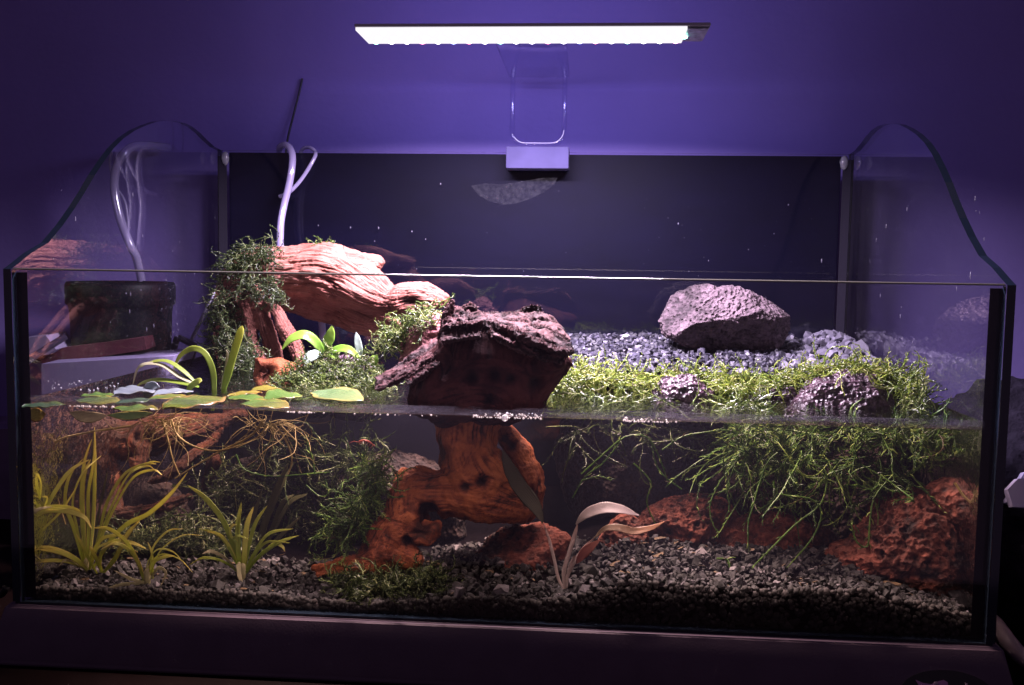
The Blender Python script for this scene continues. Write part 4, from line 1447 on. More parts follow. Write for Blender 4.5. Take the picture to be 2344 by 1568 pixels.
# on the arching log: cap at its left end and what hangs from it
r1 = band(rs, [(508, 640, .262), (540, 605, .252), (590, 588, .25), (620, 590, .25)], 280, 24, .018)
r2 = band(rs, [(515, 660, .25), (510, 720, .25), (520, 780, .25), (530, 860, .25)], 420, 28, .018)
r3 = band(rs, [(560, 640, .235), (600, 660, .235), (640, 680, .235)], 120, 20, .010)
roots = np.concatenate([r1, r2, r3])
d = rs.normal(size=roots.shape) * [1, .8, .6] + [0, -.3, .1]
P1 = grow(rs, roots, d, rs.uniform(.010, .026, len(roots)), 8, .9, (0, -.05, -.35))
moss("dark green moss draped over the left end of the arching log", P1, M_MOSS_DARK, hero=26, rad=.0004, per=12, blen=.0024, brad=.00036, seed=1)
roots = band(rs, [(715, 556, .262), (740, 550, .262), (765, 560, .262)], 26, 6, .008)
P_ = grow(rs, roots, rs.normal(size=roots.shape) * [1, 1, .4] + [0, 0, .2], rs.uniform(.004, .009, len(roots)), 6, .9)
moss("tiny tuft of dry moss on the crest of the arching log", P_, M_MOSS_MID, hero=6, rad=.0004, per=4, blen=.002, seed=2)
# moss round the foot of the log
roots = band(rs, [(505, 790, .24), (540, 800, .23), (575, 800, .225), (560, 850, .21), (520, 870, .215)], 210, 26, .014)
P_ = grow(rs, roots, rs.normal(size=roots.shape) * [1, .8, .7] + [0, -.3, .4], rs.uniform(.010, .024, len(roots)), 8, .9, (0, 0, -.2))
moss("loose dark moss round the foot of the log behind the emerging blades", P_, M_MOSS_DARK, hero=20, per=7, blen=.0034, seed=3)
# the mound in front of the log
def mound(rs, n, cu_, cv, ru, rv, y, dy):
    a = rs.uniform(0, np.pi, n); r = np.sqrt(rs.rand(n))
    u = cu_ + ru * r * np.cos(a); v = cv - rv * r * np.sin(a)
    yy = y + dy * (1 - (r * np.sin(a)) ) * -1 + rs.normal(size=n) * .006
    return np.array([at(p, q, s) for p, q, s in zip(u, v, yy)])
rock([(640, 920), (660, 865), (710, 832), (780, 822), (850, 835), (885, 880), (890, 925), (760, 940)], .175, .024, M_LAVA_WET, "dark stone under the moss mound in front of the log", name="stone", cat="stone", seed=51)
roots = mound(rs, 620, 765, 900, 135, 85, .165, .035)
P_ = grow(rs, roots, rs.normal(size=roots.shape) * [1, .6, .6] + [0, -.5, .35], rs.uniform(.008, .020, len(roots)), 7, .9, (0, 0, -.25))
moss("green moss mound at the waterline with yellow-green lit top, below the arching log", P_, M_MOSS_MID, hero=30, rad=.00038, per=13, blen=.0026, brad=.00032, seed=4)
# between log and stump
roots = band(rs, [(870, 800, .17), (905, 765, .17), (950, 740, .165), (1000, 715, .16)], 210, 22, .010)
P_ = grow(rs, roots, rs.normal(size=roots.shape) * [1, .7, .7] + [-.3, -.3, .2], rs.uniform(.010, .022, len(roots)), 8, .9, (0, 0, -.3))
moss("yellow-green moss squeezed between the arching log and the stump", P_, M_MOSS_MID, hero=20, per=7, blen=.0036, seed=5)
rock([(930, 860), (925, 790), (960, 745), (1005, 720), (1040, 760), (1040, 850)], .175, .02, rock_mat("pink_mossy_lava", (.16, .055, .06), (.42, .20, .20)), "pinkish lava rock half hidden by moss between log and stump", seed=52)
# the mat on the right
line = [(1270, 895, .125), (1310, 862, .145), (1370, 858, .155), (1450, 872, .155), (1530, 868, .155), (1600, 866, .15), (1660, 882, .145), (1720, 888, .14), (1790, 866, .14), (1880, 846, .135), (1960, 843, .13), (2030, 856, .125), (2100, 880, .12)]
r1 = band(rs, line, 1250, 9, .022)
dirs = rs.normal(size=r1.shape) * [1.7, .7, .16] + [.1, -.35, -.02]
P_ = grow(rs, r1, dirs, rs.uniform(.012, .032, len(r1)), 9, .75, (0, 0, -.42))
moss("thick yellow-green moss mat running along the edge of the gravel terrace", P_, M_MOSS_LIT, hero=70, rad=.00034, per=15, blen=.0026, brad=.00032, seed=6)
r1 = band(rs, [(1290, 880, .11), (1340, 905, .095), (1400, 915, .095), (1480, 925, .09), (1640, 930, .09), (1700, 925, .09), (1760, 935, .085)], 90, 10, .014)
P_ = grow(rs, r1, rs.normal(size=r1.shape) * [1.2, .8, .25] + [0, -.4, 0], rs.uniform(.012, .028, len(r1)), 8, .6, (0, 0, -.1))
moss("wet moss fringe floating at the waterline in front of the moss mat", P_, M_MOSS_MID, hero=30, per=8, blen=.0034, seed=7)
r1 = band(rs, [(2060, 880, .09), (2100, 900, .085), (2110, 930, .08), (2070, 940, .08)], 46, 12, .008)
P_ = grow(rs, r1, rs.normal(size=r1.shape) * [1, .6, .8] + [0, -.2, .4], rs.uniform(.012, .026, len(r1)), 8, .6)
moss("small moss sprig standing out at the right end of the moss mat", P_, M_MOSS_MID, hero=10, per=8, blen=.0032, seed=8)
# curtain hanging under the mat
r1 = band(rs, [(1650, 990, .12), (1720, 988, .11), (1800, 985, .10), (1900, 985, .095), (2000, 980, .09), (2100, 985, .085), (2190, 995, .08)], 330, 16, .030)
P_ = grow(rs, r1, rs.normal(size=r1.shape) * [1.3, .8, .3] + [-.1, -.2, -.5], rs.uniform(.013, .040, len(r1)), 10, .55, (0, 0, -.25))
P2_ = grow(rs, band(rs, [(1660, 1010, .11), (1720, 1030, .105), (1800, 1040, .10), (1900, 1050, .095), (2000, 1060, .09), (2060, 1050, .09)], 210, 24, .03), rs.normal(size=(210, 3)) * [1.2, .7, .5] + [-.3, -.1, -.9], rs.uniform(.025, .072, 210), 12, .42, (0, 0, -.5))
moss("long green moss curtain hanging under water below the mat on the right", np.concatenate([smooth_k(P_, 12), P2_]), M_MOSS_SUNK, hero=70, rad=.00044, per=22, blen=.0040, brad=.00034, seed=9)


def hero_strands(label, lines, m, seed, rad=.0006, per=16, blen=.0045, brad=.00045, name="moss_strand", group=None):
    for i, ln in enumerate(lines):
        rs_ = np.random.RandomState(seed + i)
        P = spline(np.array([at(*q) for q in ln]), 16)[None]
        mb = moss_arrays(rs_, P, rad, per, blen, brad, 5)
        o = mb.build(name, m)
        tag(o, label[i] if isinstance(label, list) else label, "moss", group)


hero_strands(["long moss strand arching down to the left from the moss curtain", "pale moss strand zigzagging down in front of the moss curtain", "moss strand hanging beside the big red corner rock", "short bright moss strand standing on the gravel left of the corner rock",
              "brownish branching moss strand at the left edge of the moss curtain"],
             [[(1850, 1060, .06), (1890, 1080, .055), (1880, 1150, .05), (1820, 1200, .048), (1760, 1260, .046), (1710, 1310, .045)],
              [(1770, 1100, .05), (1780, 1130, .048), (1850, 1140, .046), (1880, 1170, .045), (1860, 1230, .044), (1800, 1300, .044)],
              [(2040, 1090, .06), (2000, 1140, .055), (1990, 1200, .05), (1985, 1250, .048), (1960, 1240, .048), (1945, 1190, .05)],
              [(1640, 1278, .05), (1665, 1282, .05), (1675, 1310, .045), (1710, 1345, .035)],
              [(1515, 1030, .08), (1560, 1000, .08), (1610, 990, .08), (1660, 985, .08), (1700, 1000, .08)]],
             M_MOSS_SUNK, 300)
hero_strands(["arched moss strand hanging under the waterline in the centre right", "thin wiry moss strand sloping down towards the stump", "bright moss sprig floating above the white-leaved plant", "short forked moss strand in the open dark water",
              "drooping moss strand right of the floating sprig"],
             [[(1330, 1085, .07), (1380, 1040, .07), (1430, 1000, .07), (1480, 1000, .07), (1510, 1050, .07), (1530, 1110, .07)],
              [(1310, 1140, .09), (1340, 1090, .09), (1380, 1060, .09), (1420, 1010, .09)],
              [(1450, 1060, .06), (1480, 1090, .06), (1490, 1110, .06), (1480, 1150, .06), (1500, 1200, .06)],
              [(1330, 1100, .08), (1370, 1090, .08), (1400, 1100, .08)],
              [(1560, 1120, .10), (1520, 1090, .10), (1500, 1060, .10), (1490, 1010, .10)]],
             M_MOSS_SUNK, 330, rad=.0005, per=11, blen=.004)
r1 = band(rs, [(1290, 985, .14), (1400, 985, .13), (1500, 985, .13), (1580, 990, .13)], 46, 16, .03)
P_ = grow(rs, r1, rs.normal(size=r1.shape) * [1.2, .7, .5] + [0, 0, -.5], rs.uniform(.012, .05, len(r1)), 10, .5, (0, 0, -.3))
moss("sparse fine moss strands hanging in the dark water right of the stump", P_, M_MOSS_DARK, hero=20, per=10, blen=.0038, seed=10)
# left of the stump, under water
r1 = band(rs, [(870, 1050, .075), (850, 1110, .07), (820, 1170, .066), (790, 1220, .062)], 190, 22, .014)
P_ = grow(rs, r1, rs.normal(size=r1.shape) * [1.1, .7, .7] + [-.5, -.3, -.6], rs.uniform(.014, .034, len(r1)), 10, .5, (0, 0, -.3))
moss("feathery green moss clinging to the left flank of the sunken stump root", P_, M_MOSS_SUNK, hero=40, rad=.00042, per=20, blen=.0036, brad=.00034, seed=11)
r1 = band(rs, [(600, 1050, .13), (680, 1060, .13), (760, 1040, .13), (820, 1060, .12), (840, 1000, .12)], 170, 36, .02)
P_ = grow(rs, r1, rs.normal(size=r1.shape) * [1.2, .7, .8] + [0, 0, -.2], rs.uniform(.016, .045, len(r1)), 10, .5, (0, 0, -.15))
moss("thin dark moss tangle in the open water between the grassy plants and the stump", P_, M_MOSS_DARK, hero=24, per=12, blen=.004, seed=12)
hero_strands(["knobbly light moss strand pointing up left of the stump", "curved bare moss strand trailing to the left in mid water", "hooked bright green moss strand beside the stump root", "leafy moss strand hanging behind the red shrimp"],
             [[(720, 1085, .09), (715, 1050, .09), (705, 1020, .09), (700, 985 + 15, .09)],
              [(540, 1040, .10), (560, 1075, .10), (620, 1090, .10), (700, 1085, .10), (760, 1080, .10)],
              [(700, 1110, .085), (730, 1135, .085), (750, 1130, .085), (745, 1100, .085)],
              [(790, 1000, .11), (800, 1030, .11), (815, 1060, .11), (840, 1075, .11)]], M_MOSS_SUNK, 360, rad=.0005, per=12, blen=.0034)
r1 = band(rs, [(470, 1090, .135), (560, 1130, .135), (650, 1150, .135), (740, 1190, .13), (790, 1150, .13)], 260, 46, .018)
P_ = grow(rs, r1, rs.normal(size=r1.shape) * [1.1, .7, .8] + [0, 0, -.4], rs.uniform(.018, .042, len(r1)), 10, .5, (0, 0, -.25))
moss("dark feathery moss in the gloom between the lone grassy plant and the stump root", P_, M_MOSS_DARK, hero=24, per=16, blen=.0042, seed=15)
# dark moss on the bottom in front of the root
r1 = band(rs, [(760, 1345, .030), (850, 1350, .028), (940, 1345, .03), (1010, 1330, .035)], 520, 26, .016)
P_ = grow(rs, r1, rs.normal(size=r1.shape) * [1.2, .8, .5] + [0, -.1, .3], rs.uniform(.008, .020, len(r1)), 7, .8, (0, 0, -.2))
moss("low blackish green moss cushion on the bottom in front of the stump root", P_, M_MOSS_DARK, hero=20, rad=.0004, per=9, blen=.0034, seed=13)
r1 = band(rs, [(250, 1255, .10), (340, 1240, .10), (430, 1230, .10), (500, 1250, .095), (560, 1270, .09)], 560, 34, .022)
P_ = grow(rs, r1, rs.normal(size=r1.shape) * [1.2, .8, .6] + [0, -.1, .2], rs.uniform(.012, .030, len(r1)), 8, .7, (0, 0, -.15))
moss("dim moss thicket on the bottom between the grassy plants", P_, M_MOSS_DARK, hero=24, per=10, blen=.0038, seed=14)
hero_strands("long moss strand arching over the dim thicket", [[(330, 1200, .085), (400, 1180, .08), (460, 1180, .08), (510, 1200, .08), (550, 1240, .08), (560, 1290, .08)]], M_MOSS_DARK, 380, per=20)


# ------------------------------------------------------------------ leaves and blades
def blade(pts, width, face=(0, -1, .35), thick=.16, tip=.02, base=.55, shape='strap', n=34, sides=10, zc=None):
    """strap or lance shaped leaf along pixels/points -> V, F, leaf attribute"""
    P = np.array([at(*q) for q in pts]) if not isinstance(pts, np.ndarray) else pts
    P = spline(P, n)
    t = np.linspace(0, 1, n)
    if shape == 'strap':
        w = np.minimum(1, base + (1 - base) * t / .25) * np.clip((1 - t) / .3, 0, 1) ** .6
    elif shape == 'blunt':
        w = np.minimum(1, base + (1 - base) * t / .3) * np.clip((1 - t) / .08, 0, 1) ** .5
    else:
        w = np.clip(np.sin(np.pi * np.clip((t - .0) / 1.0, 0, 1)) ** .75, base * .2, 1)
    sd = float(P[0, 0] * 977 + P[-1, 2] * 531)
    if shape == 'lance':
        w = w * (1 + .10 * perlin(np.stack([t * 7 + sd, t * 0 + 3.3, t * 0], 1)))
    else:
        w = w * (1 + .08 * perlin(np.stack([t * 5 + sd, t * 0 + 1.3, t * 0], 1)))
    w = np.maximum(w, tip) * width * .5
    T = np.gradient(P, axis=0); T /= np.linalg.norm(T, axis=1)[:, None]
    f = np.asarray(face, float)
    A = np.cross(T, f); A /= np.linalg.norm(A, axis=1)[:, None] + 1e-9
    B = np.cross(A, T)
    ang = np.arange(sides) * 2 * np.pi / sides
    th = np.maximum(w * thick, .00016)
    cs, sn = np.cos(ang), np.sin(ang)
    fold = .22 * np.abs(cs) * np.minimum(w, .004)[:, None]
    V = P[:, None] + (w[:, None] * cs)[..., None] * A[:, None] + (th[:, None] * sn + fold)[..., None] * B[:, None]
    if shape == 'lance' or width > .004:
        tt = np.repeat(t, sides); ss = np.tile(cs, n)
        wv = perlin(np.stack([tt * 5 + sd, ss * 1.2 + np.sign(ss) * 4, 0 * tt + 7.7], 1)).reshape(n, sides) * np.abs(cs)
        nb_ = np.clip(perlin(np.stack([tt * 13 + sd, np.sign(ss) * 9.1, 0 * tt + 2.2], 1)).reshape(n, sides) - .18, 0, 1) * np.abs(cs)
        V = V + (wv * width * .11)[..., None] * B[:, None] - (nb_ * np.sign(cs) * width * .22)[..., None] * A[:, None]
    k = n
    idx = np.arange(k * sides).reshape(k, sides)
    a = idx[:-1]; b = np.roll(a, -1, 1); c = np.roll(idx[1:], -1, 1); d = idx[1:]
    F = np.stack([a, d, c, b], -1).reshape(-1, 4)
    att = np.stack([np.repeat(t, sides), np.tile(cs, k), np.zeros(k * sides)], 1)
    return V.reshape(-1, 3), F, att


def add_leaf(parent, pts, width, m, name="leaf", **k):
    V, F, a = blade(pts, width, **k)
    return build(name, V, [F], m, parent, attrs={"leaf": a})


M_BLADE = leaf_mat("yellow_green_blade", (.52, .60, .13), (.88, .80, .28), margin=(.34, .26, .06), rough=.4, transl=.5, spots=.7)
M_BLADE_AIR = leaf_mat("fresh_green_blade", (.24, .36, .05), (.50, .52, .10), rough=.35, transl=.45)
M_BLADE_PALE = leaf_mat("pale_wilted_blade", (.40, .40, .22), (.52, .46, .30), rough=.5, transl=.3)
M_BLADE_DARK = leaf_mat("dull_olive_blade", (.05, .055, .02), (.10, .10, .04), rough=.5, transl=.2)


def grass_plant(label, base, blades, mats, group="grassy plants on the bottom", seed=0, name="grassy_plant"):
    t = thing(name, label, "plant", at(*base), group)
    rs_ = np.random.RandomState(seed)
    for i, bl in enumerate(blades):
        pts, w = bl[0], bl[1] * .62
        if i % 3 != 2 and len(pts) > 3:                 # a slimmer sister blade beside it
            k_ = np.linspace(0, 1, len(pts)) ** 1.3
            du, dv = rs_.normal() * 26, rs_.normal() * 22 + 6
            sis = [(u + du * q, v + dv * q, max(.012, y + rs_.normal() * .004 * q)) for (u, v, y), q in zip(pts, k_)]
            add_leaf(t, sis, w * .75, mats[0], face=(rs_.normal() * .5, -1, rs_.normal() * .3 + .3))
        mm = bl[2] if len(bl) > 2 else mats[rs_.randint(len(mats))]
        add_leaf(t, pts, w, mm, face=(rs_.normal() * .5, -1, rs_.normal() * .3 + .3))
    # pale crown at the base
    b = at(*base)
    add_leaf(t, np.array([b + [0, 0, -.004], b + [0, 0, .004], b + [.0005, 0, .010]]), .0045, M_BLADE_PALE, name="crown", thick=.9, n=8)
    return t


Yp = .045
grass_plant("tall yellow-green grassy plant left on the bottom, the fullest one", (200, 1305, Yp), [
    ([(195, 1300, .045), (170, 1210, .045), (150, 1150, .044), (160, 1090, .04), (190, 1050, .036)], .0052),
    ([(198, 1300, .045), (190, 1200, .046), (188, 1130, .046), (193, 1085, .045), (208, 1050, .045)], .0056),
    ([(200, 1300, .044), (203, 1220, .043), (203, 1130, .042), (212, 1075, .04), (218, 1020, .04)], .0052),
    ([(205, 1300, .045), (225, 1230, .045), (245, 1150, .045), (285, 1085, .045), (335, 1062, .046), (358, 1062, .046)], .0036),
    ([(207, 1300, .044), (228, 1240, .042), (262, 1160, .04), (305, 1092, .04), (350, 1076, .04), (372, 1088, .04)], .0034),
    ([(212, 1302, .043), (250, 1240, .040), (290, 1200, .038), (340, 1175, .036), (390, 1130, .034), (430, 1080, .034)], .0052),
    ([(198, 1302, .043), (160, 1270, .034), (120, 1255, .028), (80, 1250, .024)], .0048),
    ([(200, 1304, .042), (170, 1278, .032), (130, 1262, .026), (92, 1258, .022)], .0052),
    ([(196, 1304, .043), (175, 1290, .034), (150, 1282, .03), (135, 1296, .028)], .0030, M_BLADE_PALE),
    ([(205, 1304, .043), (215, 1260, .040), (240, 1230, .036), (290, 1225, .034)], .0040),
    ([(230, 1310, .036), (232, 1270, .034), (260, 1240, .032), (300, 1242, .03), (335, 1256, .03)], .0046),
    ([(222, 1312, .036), (200, 1270, .034), (185, 1240, .033), (175, 1222, .032)], .0040),
    ([(236, 1310, .035), (220, 1275, .033), (206, 1250, .032)], .0058),
    ([(236, 1312, .035), (265, 1275, .032), (290, 1225, .03), (320, 1190, .03)], .0050),
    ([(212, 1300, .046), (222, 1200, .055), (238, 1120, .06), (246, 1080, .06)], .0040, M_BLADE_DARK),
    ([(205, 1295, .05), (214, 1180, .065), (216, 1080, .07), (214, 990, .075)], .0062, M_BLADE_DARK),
], [M_BLADE, M_BLADE], seed=1)
grass_plant("grassy plant pressed against the left pane, cut by the dark corner", (55, 1255, .028), [
    ([(56, 1250, .028), (62, 1190, .026), (72, 1120, .024), (62, 1075, .022), (48, 1062, .02)], .0056),
    ([(58, 1250, .028), (78, 1190, .026), (94, 1130, .024), (92, 1095, .022), (72, 1072, .022)], .0044),
    ([(60, 1250, .028), (90, 1190, .03), (130, 1120, .034), (165, 1075, .036), (205, 1052, .036)], .0054),
    ([(60, 1252, .028), (62, 1210, .022), (90, 1175, .02), (140, 1168, .02), (190, 1182, .02), (210, 1210, .02)], .0056),
    ([(60, 1254, .028), (62, 1200, .02), (85, 1168, .018), (120, 1160, .018)], .0040, M_BLADE_PALE),
    ([(60, 1256, .028), (95, 1215, .026), (140, 1170, .026), (178, 1110, .026)], .0026),
], [M_BLADE, M_BLADE], seed=2)
grass_plant("small grassy plant with splayed cut leaves at the front left", (338, 1330, .018), [
    ([(338, 1330, .018), (345, 1290, .018), (352, 1250, .02), (385, 1215, .022), (420, 1210, .022)], .0022),
    ([(336, 1328, .018), (338, 1290, .017), (360, 1258, .017), (395, 1262, .017), (418, 1285, .017)], .0018),
    ([(340, 1328, .018), (350, 1288, .016), (375, 1275, .015), (400, 1272, .014)], .0040),
    ([(330, 1335, .016), (280, 1338, .012), (235, 1352, .010)], .0034, M_BLADE_PALE),
    ([(330, 1332, .016), (300, 1325, .014), (260, 1305, .013)], .0030, M_BLADE_PALE),
    ([(345, 1325, .018), (362, 1300, .016), (380, 1312, .014), (366, 1345, .013)], .0034, M_BLADE_PALE),
    ([(330, 1330, .018), (318, 1290, .018), (290, 1240, .019), (250, 1210, .02), (212, 1208, .02)], .0052),
    ([(350, 1325, .018), (348, 1270, .018), (338, 1240, .018)], .0022),
], [M_BLADE], seed=3)
grass_plant("bright grassy plant standing alone in the middle left on the bottom", (556, 1318, .035), [
    ([(552, 1312, .035), (545, 1260, .034), (544, 1200, .034), (552, 1148, .034)], .0054),
    ([(558, 1312, .035), (560, 1260, .034), (566, 1200, .034), (580, 1160, .034)], .0058),
    ([(550, 1312, .036), (535, 1250, .038), (510, 1190, .04), (470, 1140, .042), (428, 1110, .044)], .0060),
    ([(550, 1310, .035), (530, 1260, .033), (505, 1225, .03), (470, 1215, .028)], .0042),
    ([(548, 1312, .034), (520, 1280, .030), (485, 1262, .028), (462, 1268, .027)], .0036, M_BLADE_PALE),
    ([(552, 1316, .033), (546, 1290, .028), (548, 1315, .023), (556, 1345, .02)], .0046, M_BLADE_PALE),
    ([(560, 1312, .035), (580, 1270, .034), (615, 1222, .032), (672, 1210, .03)], .0036),
    ([(560, 1314, .035), (590, 1275, .033), (630, 1245, .031), (668, 1232, .03)], .0050),
    ([(600, 1268, .033), (625, 1245, .032), (645, 1250, .031), (652, 1262, .03)], .0032),
    ([(544, 1240, .033), (528, 1225, .032), (530, 1205, .032), (542, 1200, .032)], .0036, M_BLADE),
], [M_BLADE_AIR, M_BLADE], seed=4)
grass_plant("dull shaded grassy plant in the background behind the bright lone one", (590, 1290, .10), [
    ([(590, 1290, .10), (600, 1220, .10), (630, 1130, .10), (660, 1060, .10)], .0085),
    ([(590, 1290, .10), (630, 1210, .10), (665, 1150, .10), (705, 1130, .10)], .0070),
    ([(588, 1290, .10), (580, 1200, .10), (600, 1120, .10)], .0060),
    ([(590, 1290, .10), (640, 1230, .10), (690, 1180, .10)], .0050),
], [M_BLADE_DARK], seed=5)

# arrow-grass blades rising out of the water, left
em = thing("emergent_plant", "plant whose arching yellow-green blades rise out of the water on the left", "plant", at(500, 930, .10))
add_leaf(em, [(486, 940, .10), (490, 890, .10), (486, 845, .10), (468, 808, .10), (440, 798, .10), (412, 815, .10), (396, 848, .10)], .0042, M_BLADE_AIR, face=(.3, -1, .3))
add_leaf(em, [(510, 900, .105), (522, 855, .105), (535, 810, .105), (555, 745, .105)], .0056, M_BLADE_AIR, shape='blunt', face=(.1, -1, 0), thick=.35)
add_leaf(em, [(506, 890, .108), (514, 855, .108), (520, 815, .108), (518, 800, .108)], .0016, M_BLADE_PALE)
add_leaf(em, [(445, 880, .09), (410, 862, .09), (370, 836, .09), (330, 834, .09), (314, 848, .09), (304, 880, .09)], .0036, M_BLADE_PALE, face=(0, -.6, 1))
add_leaf(em, [(450, 878, .092), (420, 850, .092), (385, 828, .092), (350, 828, .092), (318, 842, .092)], .0034, M_BLADE_AIR, face=(0, -.6, 1))
add_leaf(em, [(455, 886, .088), (410, 876, .088), (360, 870, .088), (325, 878, .088), (310, 888, .088)], .0042, M_BLADE_AIR, face=(0, -.6, 1))
add_leaf(em, [(430, 900, .085), (438, 885, .085), (455, 873, .085), (462, 872, .085)], .0052, M_BLADE_AIR, face=(0, -.8, .6))

# broad-leaved plant growing on the mound
br = thing("broadleaf_plant", "small bright green broad-leaved plant growing on the moss mound below the log", "plant", at(745, 830, .165))
M_BROAD = leaf_mat("bright_broad_leaf", (.14, .30, .035), (.26, .42, .06), rough=.3, transl=.3)
M_BROAD_PALE = leaf_mat("bluish_pale_leaf", (.28, .38, .30), (.42, .50, .46), rough=.3, transl=.2)
for pts, w, mm in (([(742, 815, .165), (728, 790, .163), (700, 768, .160), (668, 775, .157), (645, 800, .155)], .0085, M_BROAD),
                   ([(742, 812, .168), (748, 790, .168), (756, 768, .168), (760, 746, .168)], .0090, M_BROAD),
                   ([(744, 818, .162), (770, 800, .160), (800, 802, .158), (828, 826, .156)], .0068, M_BROAD),
                   ([(738, 820, .160), (722, 812, .157), (705, 822, .154), (698, 838, .152)], .0090, M_BROAD_PALE),
                   ([(824, 830, .165), (822, 805, .165), (818, 780, .165), (815, 760, .165)], .0060, M_BROAD_PALE),
                   ([(850, 838, .158), (856, 825, .158), (864, 812, .158)], .0075, M_BROAD),
                   ([(745, 815, .163), (760, 812, .160), (778, 822, .157)], .0060, M_BROAD)):
    add_leaf(br, pts, w, mm, shape='lance', face=(.1, -.9, .6), thick=.08, base=.8)

# floating plants: leaves lying on the water, roots trailing below
def float_leaf(parent, tipA, tipB, wid, m, lift=.0008, tilt=0.0, curl=.0):
    a = atz(*tipA, HW + lift); b = atz(*tipB, HW + lift)
    mid = (a + b) / 2 + np.array([0, 0, curl])
    add_leaf(parent, np.array([a, mid, b]), wid, m, shape='lance', face=(0, -tilt, 1), thick=.06, base=.2, n=40, sides=12)

def fl_mat(name, base, tip, margin):
    return leaf_mat(name, base, tip, margin, rough=.25, transl=.10, spots=.95, along_pow=2.2)
FM = {"g": fl_mat("green_floating_leaf", (0.069, 0.134, 0.027), (0.090, 0.143, 0.027), (0.172, 0.179, 0.038)),
      "gy": fl_mat("green_yellow_floating_leaf", (0.074, 0.130, 0.027), (0.225, 0.161, 0.031), (0.225, 0.170, 0.038)),
      "d": fl_mat("bluish_dark_floating_leaf", (0.037, 0.076, 0.038), (0.057, 0.089, 0.038), (0.082, 0.112, 0.046)),
      "o": fl_mat("green_leaf_with_orange_rim", (0.082, 0.125, 0.027), (0.184, 0.134, 0.038), (0.246, 0.134, 0.046)),
      "l": fl_mat("lavender_grey_leaf", (0.172, 0.205, 0.223), (0.225, 0.250, 0.254), (0.205, 0.223, 0.211)),
      "p": fl_mat("pale_green_leaf", (0.079, 0.137, 0.053), (0.132, 0.166, 0.050), (0.246, 0.215, 0.061)),
      "y": fl_mat("yellowed_leaf", (0.143, 0.134, 0.023), (0.225, 0.143, 0.023), (0.205, 0.112, 0.023)),
      "k": fl_mat("pinkish_leaf_underside", (0.172, 0.152, 0.092), (0.188, 0.161, 0.108), (0.184, 0.156, 0.096))}
fp = thing("floating_plant", "floating plant with oval leaves at the far left of the water surface", "floating plant", atz(330, 925, HW), "floating plants on the water surface")
for A, B, w, k, tl, cv in (((50, 932), (150, 927), 0.020, "d", 0.03, 0.0000), ((178, 916), (272, 924), 0.024, "gy", 0.06, 0.0004), ((182, 908), (262, 905), 0.015, "g", 0.06, 0.0004), ((258, 937), (362, 938), 0.020, "gy", 0.03, 0.0002),
                           ((265, 926), (350, 914), 0.015, "d", 0.03, 0.0000), ((262, 904), (355, 893), 0.028, "l", 0.14, 0.0016), ((350, 908), (442, 895), 0.018, "l", 0.14, 0.0012), ((338, 914), (432, 908), 0.015, "gy", 0.06, 0.0004),
                           ((374, 936), (512, 909), 0.033, "o", 0.10, 0.0008)):
    float_leaf(fp, A, B, w, FM[k], tilt=tl, curl=cv, lift=.001 + .0006 * rng.rand())
add_leaf(fp, [(335, 915, .075), (338, 895, .075), (348, 884, .074), (366, 886, .073)], .008, FM["l"], shape='lance', face=(0, -1, .4), thick=.08)
add_leaf(fp, [(160, 944, .011), (200, 955, .010), (246, 952, .010)], .0075, FM["k"], shape='lance', face=(0, -1, .3), thick=.08)
add_leaf(fp, [(246, 950, .012), (300, 952, .011), (350, 945, .011)], .0055, FM["p"], shape='lance', face=(0, -1, .3), thick=.08)
add_leaf(fp, [(62, 940, .014), (85, 950, .013), (105, 948, .013)], .009, FM["y"], shape='lance', face=(0, -1, .3), thick=.08)
fq = thing("floating_plant", "floating plant with bright green leaves left of the stump, one rimmed orange", "floating plant", atz(610, 915, HW), "floating plants on the water surface")
for A, B, w, k, tl, cv in (((522, 912), (604, 916), 0.018, "g", 0.08, 0.0008), ((548, 926), (662, 932), 0.024, "gy", 0.08, 0.0008), ((606, 914), (692, 906), 0.024, "g", 0.20, 0.0020), ((712, 900), (830, 918), 0.028, "p", 0.17, 0.0016),
                           ((520, 907), (600, 898), 0.011, "y", 0.08, 0.0004), ((572, 896), (645, 892), 0.015, "y", 0.14, 0.0012)):
    float_leaf(fq, A, B, w, FM[k], tilt=tl, curl=cv, lift=.001 + .0006 * rng.rand())
add_leaf(fq, [(676, 916, .09), (700, 914, .09), (722, 908, .09)], .0022, FM["g"], thick=.5)

M_ROOT = island_mat("tan_root", [(0, (.13, .085, .03)), (.5, (.30, .22, .08)), (1, (.50, .42, .22))], rough=.5, transl=.2)
def roots_of(parent, u, v, y, n, seed, L=(.012, .052), lines=()):
    rs_ = np.random.RandomState(seed)
    c = at(u, v, y)
    r = c + rs_.normal(size=(n, 3)) * [.009, .006, .001]
    P = grow(rs_, r, rs_.normal(size=(n, 3)) * [1.5, .8, .45] + [0, 0, -.55], rs_.uniform(L[0], L[1], n) * np.where(rs_.rand(n) < .3, .5, 1), 12, .42, (0, 0, -.25))
    for i in range(n):
        Vt, Ft = tubes(P[i:i + 1], np.linspace(.00030, .00012, 12)[None], 4)
        build("root", Vt, [Ft], M_ROOT, parent)
    for ln in lines:
        PP = spline(np.array([at(*q) for q in ln]), 24)[None]
        Vt, Ft = tubes(PP, np.linspace(.0008, .00045, 24)[None], 5)
        build("runner", Vt, [Ft], M_ROOT, parent)
